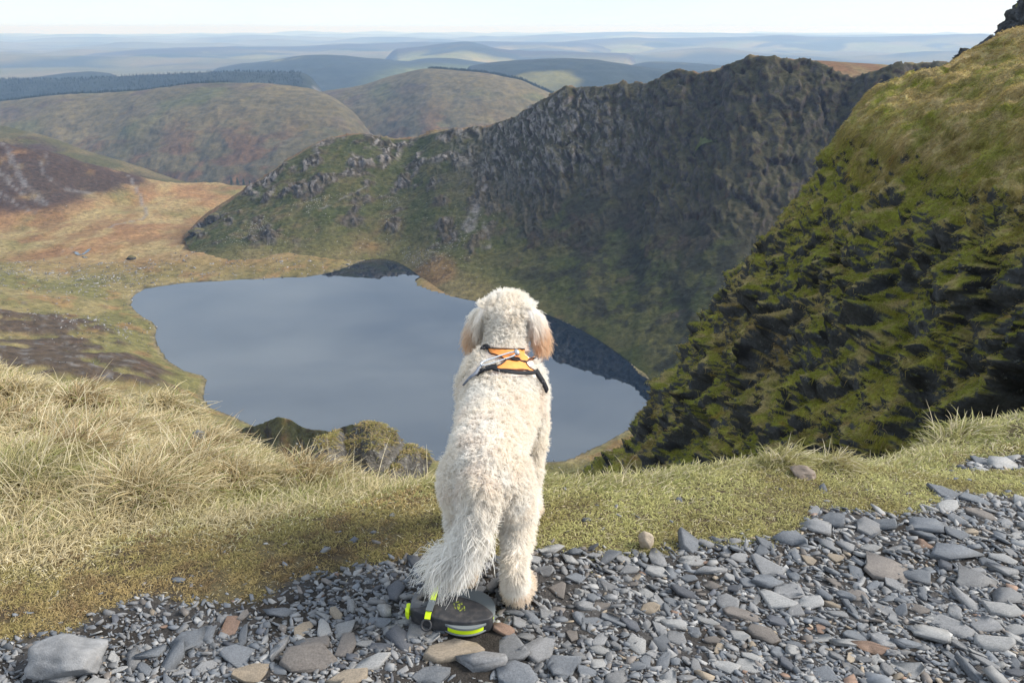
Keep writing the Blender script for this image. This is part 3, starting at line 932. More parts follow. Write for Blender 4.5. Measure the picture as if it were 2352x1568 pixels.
    if blades:
        dist = np.linalg.norm(p - [0, 0, CAM_H], axis=1)
        area = np.linalg.norm(np.cross(np.gradient(p.reshape(g.shape), axis=0), np.gradient(p.reshape(g.shape), axis=1)), axis=2).ravel()
        # beyond the frame nothing needs grass
        bx = p[:, 0] / np.maximum(p[:, 1], 0.1)
        w = area * veg ** 2 / dist ** 1.6 * (bx < 1.15)
        idx = RNG.choice(len(p), blades, p=w / w.sum())
        L = RNG.uniform(blen[0], blen[1], blades) * (0.5 + 0.8 * sstep(-0.3, 0.4, f1[idx])) * np.clip(dist[idx] / 28, 0.55, 1.6)
        root = p[idx] + RNG.normal(size=(blades, 3)) * 0.10
        root -= gn[idx] * (np.einsum('ij,ij->i', root - p[idx], gn[idx]))[:, None]
        clump = np.column_stack([fbm(root, 1 / 0.8, 2, seed=75), fbm(root, 1 / 0.8, 2, seed=76), fbm(root, 1 / 0.8, 2, seed=77)])
        dirn = gn[idx] * 0.55 + clump * 0.9 + [0, 0, -0.15] + RNG.normal(size=(blades, 3)) * 0.25 + [0, 0, 0.25]
        dirn /= np.linalg.norm(dirn, axis=1)[:, None]
        K = 4
        t = np.linspace(0, 1, K)[None, :, None]
        pts = root[:, None] + dirn[:, None] * (L[:, None, None] * t) + np.array([0, 0, -1.0]) * (L[:, None, None] * t ** 2 * 0.9)
        rad = (0.0075 * np.clip(dist[idx] / 30, 0.5, 2.5))[:, None] * np.array([1.0, 0.85, 0.6, 0.15])
        cc = cv[idx] * RNG.uniform(0.6, 1.7, (blades, 1)) * np.array([1.15, 1.1, 1.0])
        dd = RNG.random(blades) < 0.22
        cc[dd] = C_DEAD * RNG.uniform(0.8, 1.4, (dd.sum(), 1))
        gr = curves_np('cliff_grass', pts.reshape(-1, 3), np.full(blades, K), rad.ravel(), cc, None, M_BLADE)
        tag(gr, 'moss and rough grass hanging on ' + ('the big right-hand crag' if name == 'cliff' else 'the upper bank at the right'), 'grass', kind='stuff')
    return p.reshape(g.shape)

cg = [
    [(2120,230,75),(2030,205,58),(2110,178,55),(2220,163,50),(2352,156,44),(2700,150,34)],
    [(2070,262,75),(1972,258,57),(2060,250,50),(2200,246,43),(2352,250,36),(2700,250,28)],
    [(2010,330,76),(1922,322,57),(2020,330,47),(2160,340,40),(2352,372,32),(2700,390,25)],
    [(1960,420,78),(1862,428,58),(1960,440,47),(2110,452,38),(2352,440,27),(2700,440,21)],
    [(1880,520,82),(1775,545,60),(1890,545,47),(2050,560,37),(2352,560,25),(2700,560,19)],
    [(1790,640,88),(1680,662,62),(1810,668,48),(2000,690,37),(2352,720,24),(2700,720,18)],
    [(1690,780,92),(1590,790,65),(1730,810,48),(1920,840,36),(2352,890,23),(2700,890,17)],
    [(1620,900,96),(1520,905,68),(1660,940,49),(1870,980,35),(2352,1050,22),(2700,1050,16.5)],
    [(1560,1000,100),(1430,1035,72),(1580,1070,50),(1820,1100,35),(2352,1180,21),(2700,1180,16)],
    [(1450,1110,106),(1290,1120,78),(1480,1200,52),(1780,1250,35),(2352,1350,20),(2700,1350,15)],
]
CLIFF = crag_patch('cliff', [[P(*q) for q in r] for r in cg], 430, 470, 1.0, 'dark mossy crag with near-black rock faces and grassy ledges on the right', blades=200000, blen=(0.07, 0.22))
cg = [
    [(2330,140,75),(2400,120,75),(2500,100,70),(2700,80,60)],
    [(2165,163,64),(2285,93,64),(2352,68,62),(2700,30,54)],
    [(2110,185,59),(2250,160,59),(2352,130,56),(2700,100,48)],
    [(2050,215,56),(2220,210,54),(2352,200,50),(2700,180,42)],
]
crag_patch('bank', [[P(*q) for q in r] for r in cg], 70, 150, 0.45, 'steep moss bank above the crag at the right edge', grass=2, seed=2, blades=16000)
cg = [
    [(2420,60,84),(2440,-60,82),(2520,-140,80),(2700,-160,76)],
    [(2286,95,78),(2306,45,76),(2340,2,75),(2420,-70,74),(2700,-120,70)][:4],
    [(2290,130,72),(2320,80,72),(2370,40,71),(2700,10,66)],
    [(2290,170,70),(2330,150,70),(2400,140,69),(2700,120,64)],
]
crag_patch('crag', [[P(*q) for q in r] for r in cg], 110, 130, 0.8, 'dark bare crag cutting the sky at the top right corner', rocky=1.0, seed=4)
cg = [
    [(2235,175,90),(2270,140,90),(2310,110,90),(2380,100,90)],
    [(2195,132,88),(2225,104,87),(2275,92,86),(2340,84,85)],
    [(2190,150,84),(2225,130,84),(2275,120,83),(2340,110,82)],
    [(2185,190,82),(2225,180,82),(2275,170,82),(2340,160,81)],
]
crag_patch('crag', [[P(*q) for q in r] for r in cg], 60, 90, 0.7, 'small grey crag peeping over the moss bank', rocky=1.0, seed=6)
# ================================================================== THE EDGE WE STAND ON
fpts = []
def fz(dx, dy, z): fpts.append(Pz(dx, dy, z))
def fy(dx, dy, Y): fpts.append(P(dx, dy, Y))
for x in (-200, 200, 600, 1000, 1400, 1800, 2200, 2600):
    fz(x, 1560, 0.0); fz(x, 1450, 0.0)
for x, y, z in [(1000,1330,0),(1250,1300,0),(1500,1300,0.0),(1800,1300,0.0),(2100,1300,0.01),(2352,1300,0.01),(2600,1300,0),(700,1330,-0.01),(400,1350,-0.02),(100,1350,-0.03),(-200,1350,-0.05),
                (1150,1200,-0.01),(1250,1200,0.0),(1500,1200,0.0),(1750,1200,0.0),(2000,1200,0.0),(2352,1200,-0.01),(2600,1200,-0.02),(1000,1200,-0.02),(700,1220,-0.05),(400,1220,-0.07),(100,1220,-0.10),(-200,1220,-0.14)]:
    fz(x, y, z)
EDGE = [(-400,880,8.6),(-150,890,8.0),(0,902,7.3),(120,920,6.9),(250,944,6.5),(380,968,6.0),(480,1002,5.6),(560,1030,5.1),(640,1075,4.6),(700,1105,4.2),(760,1122,3.8),(850,1132,3.45),(950,1118,3.15),(1050,1104,3.0),(1150,1098,2.9),(1250,1098,2.85),(1400,1098,2.85),
        (1560,1082,2.92),(1680,1066,2.98),(1790,1054,3.05),(1900,1066,3.1),(1960,1066,3.2),(2050,1035,3.45),(2150,998,3.7),(2260,975,3.9),(2352,982,4.0),(2500,985,4.1),(2750,990,4.2)]
for x, y, Y in EDGE:
    p = P(x, y, Y)
    fpts.append(p)
    v = np.array([p[0], p[1], 0]) / math.hypot(p[0], p[1])
    for run, drop in ((0.35, 0.42), (1.2, 1.6), (4.0, 6.5), (9.0, 15.0)):
        fpts.append(p + v * run - np.array([0, 0, drop]))
for x, y, Y in [(-300,1050,3.5),(0,1050,3.45),(200,1050,3.4),(400,1060,3.4),(-300,970,5.1),(0,975,4.9),(180,985,4.7),(300,1000,4.6),(420,1030,4.3),(500,1045,4.1),(560,1115,3.4),(680,1145,3.05),(800,1150,2.9),(950,1125,2.75),(2352,1080,2.95),(2200,1060,3.05),(2300,1020,3.4),(2080,1080,2.95)]:
    fy(x, y, Y)
for x in (-6, -3, 0, 3, 6):
    for y in (-3.0, -1.0, 0.6):
        fpts.append(np.array([x, y, 0.0]))
fpts = np.array(fpts)
_fg = rbf_fit(fpts[:, :2], fpts[:, 2], 0.02)

def g_hit(dx, dy, it=60):
    """where the sight line through a photo point meets the near ground"""
    r = ray(dx, dy)
    ys = np.geomspace(0.8, 12, 160)
    q = np.array([[r[0] * y / r[1], y, CAM_H + r[2] * y / r[1]] for y in ys])
    gz = _fg(q[:, :2])
    k = np.argmax(q[:, 2] <= gz)
    if k == 0:
        k = 1
    a, b = q[k - 1], q[k]
    da, db = a[2] - gz[k - 1], b[2] - gz[k]
    t = da / max(da - db, 1e-9)
    return a + (b - a) * t

PATH_EDGE = [(-300,1490),(0,1462),(150,1448),(215,1400),(330,1362),(450,1385),(600,1372),(655,1335),(760,1308),(880,1285),(960,1275),(1060,1280),(1140,1285),(1225,1262),(1300,1252),(1400,1266),(1500,1268),(1620,1242),(1780,1232),
             (1840,1205),(1858,1165),(1910,1160),(2000,1172),(2100,1176),(2150,1150),(2140,1122),(2230,1132),(2352,1142),(2650,1150)]
PATH_W = [g_hit(*q)[:2] for q in PATH_EDGE] + [np.array([6.0, -2.0]), np.array([-5.0, -2.0])]
PATCH_W = [g_hit(*q)[:2] for q in [(2190,1075),(2230,1052),(2352,1045),(2600,1045),(2600,1085),(2352,1078),(2260,1082)]]
# tussocks: photo point of the middle, radius, height, tone
TUSS = [(705,1128,0.20,0.11,0.9),(170,1080,0.26,0.12,1.0),(430,1110,0.24,0.12,0.8),(545,1130,0.18,0.07,0.6),(265,1020,0.26,0.12,0.55),(195,945,0.24,0.15,0.9),(40,995,0.30,0.12,0.8),(330,1150,0.2,0.07,0.4),
        (60,1140,0.25,0.08,0.2),(20,925,0.3,0.12,0.5),(400,960,0.25,0.13,0.3),(120,1010,0.25,0.1,0.4),(490,1040,0.2,0.1,0.7),(360,1010,0.2,0.09,0.4),(1800,1068,0.09,0.03,0.4),(1920,1076,0.08,0.03,0.7),(2200,1005,0.16,0.03,0.1)]
TUSS_W = [(g_hit(x, y)[:2], r, h, k) for x, y, r, h, k in TUSS]

def fg_height(xy, micro=True):
    z = _fg(xy)
    for c, r, h, k in TUSS_W:
        d2 = ((xy - c) ** 2).sum(1) / (r * r)
        z = z + h * np.exp(-d2 * 1.6)
    if micro:
        q = np.column_stack([xy, xy[:, 0] * 0])
        z = z + fbm(q, 1 / 0.55, 4, seed=81) * 0.035 * sstep(2.0, 3.6, xy[:, 1]) + fbm(q, 1 / 0.12, 3, seed=82) * 0.008
    return z

def foreground():
    xs = np.linspace(-8.5, 7.0, 520)
    ys = np.concatenate([np.linspace(-2.5, 0.9, 14)[:-1], np.geomspace(0.9, 16, 330)])
    X, Y = np.meshgrid(xs, ys)
    xy = np.column_stack([X.ravel(), Y.ravel()])
    z = fg_height(xy)
    p = np.column_stack([xy, z])
    path = in_poly(xy, PATH_W) | in_poly(xy, PATCH_W)
    dE = dist_poly(xy, PATH_W)
    q = np.column_stack([xy, xy[:, 0] * 0])
    f1 = fbm(q, 1 / 0.25, 4, seed=83)
    soil = mixc(np.tile(np.array([0.030, 0.026, 0.023]), (len(p), 1)), np.array([0.065, 0.062, 0.062]), sstep(-0.2, 0.4, f1))
    turf = mixc(np.tile(np.array([0.10, 0.080, 0.042]), (len(p), 1)), np.array([0.055, 0.040, 0.026]), sstep(-0.1, 0.4, f1))
    pm = sstep(-0.04, 0.05, np.where(path, dE, -dE) + 0.05 * f1)
    c = soil * pm[:, None] + turf * (1 - pm[:, None])
    drop = sstep(-2.5, -5.0, z)
    c = mixc(c, np.array([0.06, 0.06, 0.04]), drop)
    t = NT('path_soil')
    n1 = t.noise(38, 6, 0.7)
    n2 = t.noise(160, 3, 0.6)
    cc = t.mix(t.attr('col'), t.ramp(n1, [(0.3, 0.55), (0.7, 1.5)]), 1.0, 'MULTIPLY')
    cc = t.mix(cc, t.ramp(n2, [(0.3, 0.7), (0.7, 1.35)]), 1.0, 'MULTIPLY')
    t.bump(n2, 0.9, 0.006)
    m = t.set(cc, 0.95, 0.2)
    o = link('path', mesh_np('path', p, grid_faces(*X.shape), c), None, m)
    tag(o, 'slate path and turf lip at the edge of the drop', 'path', kind='structure')
foreground()

def near_grass(n=230000):
    # candidates in the wedge the camera looks over, thinner with distance
    m = int(n * 2.7)
    Y = 1.2 * np.exp(RNG.random(m) * math.log(9.5 / 1.2))
    X = RNG.uniform(-1.05, 0.95, m) * Y
    keep = RNG.random(m) < (Y / 9.5) ** 0.35
    xy = np.column_stack([X, Y])[keep]
    path = in_poly(xy, PATH_W) | in_poly(xy, PATCH_W)
    dE = np.where(path, -1, 1) * dist_poly(xy, PATH_W)
    q = np.column_stack([xy, xy[:, 0] * 0])
    nz = fbm(q, 1 / 0.22, 3, seed=91)
    z = _fg(xy)
    left = sstep(-0.05, -0.45, xy[:, 0])
    bare = sstep(0.0, 0.30, nz) * sstep(0.5, 0.05, dE) * (0.4 + 0.5 * left)
    ok = (dE + 0.05 * nz > -0.01) & (RNG.random(len(xy)) > bare) & (z > -3.4)
    ok |= (~ok) & (dE > -0.12) & (RNG.random(len(xy)) < 0.03) & (nz > 0)
    xy, dE, nz, left, q = xy[ok], dE[ok], nz[ok], left[ok], q[ok]
    if len(xy) > n:
        s = RNG.permutation(len(xy))[:n]
        xy, dE, nz, left, q = xy[s], dE[s], nz[s], left[s], q[s]
    n = len(xy)
    z = fg_height(xy)
    root = np.column_stack([xy, z - 0.004])
    # distance to the brink decides how long the fringe grows on the right
    edge_w = [P(*e)[:2] for e in EDGE]
    dB = dist_poly(xy, edge_w, False)
    f1 = fbm(q, 1 / 0.55, 3, seed=92); f2 = fbm(q, 1 / 0.18, 3, seed=93); f3 = fbm(q, 1 / 1.6, 3, seed=94)
    wild = np.maximum(left * sstep(0.42, 1.0, dE + 0.2 * f1), sstep(0.34, 0.06, dB + 0.12 * f1) * 0.5)
    tus = np.zeros(n); tone = np.zeros(n); rad = np.zeros((n, 2))
    for c, r, h, k in TUSS_W:
        d = xy - c
        w = np.exp(-(d ** 2).sum(1) / (r * r) * 1.4)
        up = w > tus
        rad[up] = (d / r)[up]; tone[up] = (k * w)[up]; tus = np.maximum(tus, w)
    L = 0.016 + 0.012 * RNG.random(n) + 0.035 * sstep(0.15, 0.6, dE) * (0.6 + 0.4 * nz) + wild * (0.035 + 0.075 * RNG.random(n)) * (0.75 + 0.3 * left) + 0.10 * tus * RNG.uniform(0.5, 1.2, n) * sstep(0.2, 0.6, wild + tus)
    L *= np.clip(1 + 0.5 * f1, 0.55, 1.5)
    stalk = (RNG.random(n) < 0.006) & (wild > 0.4)
    L[stalk] *= 1.5
    wind = np.column_stack([0.34 + 0.5 * f3, -0.18 + 0.4 * f1, np.full(n, 0.85)])
    dirn = wind + RNG.normal(size=(n, 3)) * np.array([0.42, 0.42, 0.22]) + np.column_stack([rad * tus[:, None] * 1.3, np.zeros(n)])
    dirn[:, 2] = np.abs(dirn[:, 2]) * (0.5 + 0.5 * sstep(0, 0.4, wild + tus)) + 0.12
    dirn[stalk] = np.array([0.1, -0.05, 1.0]) + RNG.normal(size=(stalk.sum(), 3)) * 0.2
    dirn /= np.linalg.norm(dirn, axis=1)[:, None]
    sag = 0.55 * RNG.uniform(0.4, 1.2, n); sag[stalk] = 0.05
    K = 5
    t = np.linspace(0, 1, K)[None, :, None]
    side = RNG.normal(size=(n, 1, 3)) * np.array([1, 1, 0]) * 0.22
    pts = root[:, None] + dirn[:, None] * (L[:, None, None] * t) - np.array([0, 0, 1.0]) * (L * sag)[:, None, None] * t ** 2 + side * L[:, None, None] * t ** 2
    dist = np.linalg.norm(root - [0, 0, CAM_H], axis=1)
    rd = (0.00105 * np.clip(dist / 2.6, 0.8, 2.6))[:, None] * np.array([1.0, 1.0, 0.85, 0.6, 0.15])
    # colours: bleached straw, live green, brown stubble by the path
    straw = np.array([0.55, 0.46, 0.275]); pale = np.array([0.66, 0.58, 0.40]); green = np.array([0.25, 0.27, 0.09]); ygreen = np.array([0.43, 0.42, 0.18]); brown = np.array([0.20, 0.130, 0.065]); gold = np.array([0.34, 0.25, 0.115])
    c = np.tile(ygreen, (n, 1))
    c = mixc(c, green, sstep(-0.05, 0.35, f2 + 0.35 * f1) * 0.75)
    c = mixc(c, straw, np.clip(left * sstep(-0.6, 0.1, f1 + 0.5 * f3) + wild * 0.6, 0, 1) * 0.92)
    c = mixc(c, green, sstep(0.16, 0.42, fbm(q, 1 / 0.7, 3, seed=95)) * left * 0.65 * (1 - tone))
    stub = sstep(0.42, 0.10, dE + 0.16 * f1) * (0.25 + 0.75 * left)
    c = mixc(c, gold, stub * 0.85)
    c = mixc(c, brown, stub * sstep(-0.15, 0.3, f2) * 0.75)
    c = mixc(c, np.array([0.30, 0.20, 0.105]), np.clip(tone, 0, 1) * 0.75)
    pick = RNG.random(n)
    c[pick < 0.22] = pale
    m2 = (pick > 0.9) & (wild > 0.3); c[m2] = green
    st2 = (pick < 0.16) & (stub > 0.5); c[st2] = gold * 1.2
    c[stalk] = pale
    c *= RNG.uniform(0.65, 1.3, (n, 1))
    o = curves_np('grass', pts.reshape(-1, 3), np.full(n, K), rd.ravel(), c, None, M_BLADE)
    tag(o, 'bleached straw and green grass along the brink and left slope', 'grass', kind='stuff')
near_grass()

def turf_tufts(nt=15000, per=9):
    """short mossy stubble between the path and the long grass, in little tufts"""
    m = nt * 6
    Y = 1.2 * np.exp(RNG.random(m) * math.log(4.2 / 1.2))
    xy = np.column_stack([RNG.uniform(-1.0, 0.98, m) * Y, Y])
    path = in_poly(xy, PATH_W) | in_poly(xy, PATCH_W)
    dE = np.where(path, -1, 1) * dist_poly(xy, PATH_W)
    q = np.column_stack([xy, xy[:, 0] * 0])
    nz = fbm(q, 1 / 0.14, 3, seed=121)
    left = sstep(-0.05, -0.45, xy[:, 0])
    ok = (dE > -0.015 + 0.03 * nz) & (dE < 0.75) & (RNG.random(m) > sstep(0.05, 0.4, nz) * (0.45 + 0.4 * left)) & (_fg(xy) > -0.6)
    xy = xy[ok][:nt]; dE = dE[ok][:nt]; left = left[ok][:nt]; q = q[ok][:nt]
    k = len(xy)
    idx = np.repeat(np.arange(k), per)
    n = len(idx)
    off = RNG.normal(size=(n, 2)) * 0.006
    pos = xy[idx] + off
    z = np.repeat(fg_height(xy), per)
    root = np.column_stack([pos, z - 0.003])
    L = RNG.uniform(0.010, 0.026, n) * np.repeat(RNG.uniform(0.7, 1.4, k), per)
    dirn = np.column_stack([off * 95, np.full(n, 0.75)]) + RNG.normal(size=(n, 3)) * 0.35
    dirn /= np.linalg.norm(dirn, axis=1)[:, None]
    t = np.linspace(0, 1, 4)[None, :, None]
    pts = root[:, None] + dirn[:, None] * (L[:, None, None] * t) - np.array([0, 0, 1.0]) * (L * 0.45)[:, None, None] * t ** 2
    f1 = fbm(q, 1 / 0.3, 3, seed=122); f2 = fbm(q, 1 / 0.09, 2, seed=123)
    gold = np.array([0.36, 0.27, 0.125]); olive = np.array([0.29, 0.25, 0.10]); brown = np.array([0.20, 0.138, 0.075]); yg = np.array([0.44, 0.42, 0.18])
    c = np.tile(olive, (k, 1))
    c = mixc(c, yg, sstep(-0.3, 0.2, f1) * (1 - left))
    c = mixc(c, gold, sstep(-0.2, 0.3, f1) * left)
    c = mixc(c, brown, sstep(0.0, 0.3, f2) * (0.25 + 0.6 * left))
    c = c[idx] * RNG.uniform(0.6, 1.45, (n, 1))
    rd = np.full((n, 4), 0.0011) * np.array([1, 1, 0.75, 0.2]) * np.clip(np.repeat(xy[:, 1], per)[:, None] / 2.2, 0.8, 1.6)
    o = curves_np('turf', pts.reshape(-1, 3), np.full(n, 4), rd.ravel(), c, None, M_BLADE)
    tag(o, 'short mossy turf and brown stubble bordering the slate path', 'grass', kind='stuff')
turf_tufts()
# ================================================================== SLATE AND GRAVEL
def mat_slate(name, from_object):
    t = NT(name)
    if from_object:
        oi = t.n('ShaderNodeObjectInfo')
        base = oi.outputs['Color']
    else:
        base = t.attr('col')
    n1 = t.noise(26, 6, 0.65)
    n2 = t.noise(9, 5, 0.6, dist=0.6, stretch=(1, 5, 2))
    n3 = t.noise(240, 3, 0.6)
    c = t.mix(base, t.ramp(n1, [(0.28, 0.72), (0.72, 1.28)]), 1.0, 'MULTIPLY')
    c = t.mix(c, t.ramp(n2, [(0.3, 0.82), (0.7, 1.18)]), 1.0, 'MULTIPLY')
    st = t.ramp(t.noise(14, 5, 0.7), [(0.62, 0.0), (0.76, 0.35)])
    c = t.mix(c, (0.27, 0.20, 0.13), st)
    pl = t.ramp(t.noise(55, 4, 0.7), [(0.62, 0.0), (0.74, 0.6)])
    c = t.mix(c, (0.40, 0.40, 0.41), pl)
    mx = t.mix(n1, n3, 0.45)
    t.bump(mx, 0.7, 0.005)
    return t.set(c, 0.72, 0.35)
M_SLATE = mat_slate('slate_stone', True)
M_CHIP = mat_slate('slate_chips', False)

def slate_arrays(seed, k=8, detail=True):
    """angular flat stone about 1 long (x), lying flat; returns verts, tris"""
    r = np.random.default_rng(seed)
    a = np.sort((np.arange(k) + r.uniform(-0.46, 0.46, k)) * 2 * np.pi / k)
    el = r.uniform(0.32, 0.68)
    rr = r.uniform(0.72, 1.12, k)
    # points pushed out towards a skewed box: straight broken edges instead of an oval
    box = np.maximum(np.abs(np.cos(a)), np.abs(np.sin(a))) ** r.uniform(0.3, 1.0)
    out = np.column_stack([np.cos(a), np.sin(a)]) / box[:, None] * rr[:, None] * 0.46
    out[:, 1] *= el
    out[:, 0] += out[:, 1] * r.uniform(-0.7, 0.7)
    out /= np.ptp(out[:, 0])
    th = r.uniform(0.07, 0.19)
    tilt = r.normal(size=2) * 0.09
    def ring(s, z, j):
        q = out * s + r.normal(size=(k, 2)) * j
        return np.column_stack([q, z + q @ tilt + r.normal(size=k) * 0.010])
    if detail:
        stepv = r.uniform(0.78, 0.97)
        rings = [ring(0.96, -th * 0.5, 0.02), ring(1.0, 0.0, 0.006), ring(0.985, th * 0.40, 0.006), ring(stepv, th * 0.5, 0.03)]
    else:
        rings = [ring(0.95, -th * 0.5, 0.02), ring(0.88, th * 0.45, 0.03)]
    vs = np.vstack(rings + [[[0, 0, -th * 0.5]], [[r.normal() * 0.05, r.normal() * 0.05, th * 0.5 + 0.01]]])
    fs = []
    m = len(rings)
    for q in range(m - 1):
        for i in range(k):
            j = (i + 1) % k
            A, B, Cc, D = q * k + i, q * k + j, (q + 1) * k + j, (q + 1) * k + i
            fs += [(A, B, Cc), (A, Cc, D)]
    b, t = m * k, m * k + 1
    for i in range(k):
        j = (i + 1) % k
        fs.append((b, j, i))
        fs.append((t, (m - 1) * k + i, (m - 1) * k + j))
    return vs, np.array(fs, np.int32), th, el

BLUE = np.array([0.138, 0.148, 0.165]); GREY = np.array([0.195, 0.196, 0.202]); PALE = np.array([0.275, 0.273, 0.272]); TAN = np.array([0.26, 0.215, 0.165]); BROWN = np.array([0.155, 0.138, 0.127]); RED = np.array([0.21, 0.14, 0.105]); DARKS = np.array([0.085, 0.09, 0.105])
TONES = {'blue-grey': BLUE, 'grey': GREY, 'pale grey': PALE, 'tan': TAN, 'brown': BROWN, 'reddish': RED, 'dark': DARKS}
def zz(x, y, w, h, c, lab, rot=0):   # stones read off an enlarged view of the lower right
    return (1194 + x * 0.4921, 1010.6 + y * 0.4921, w * 0.4921, h * 0.4921, c, lab, rot)
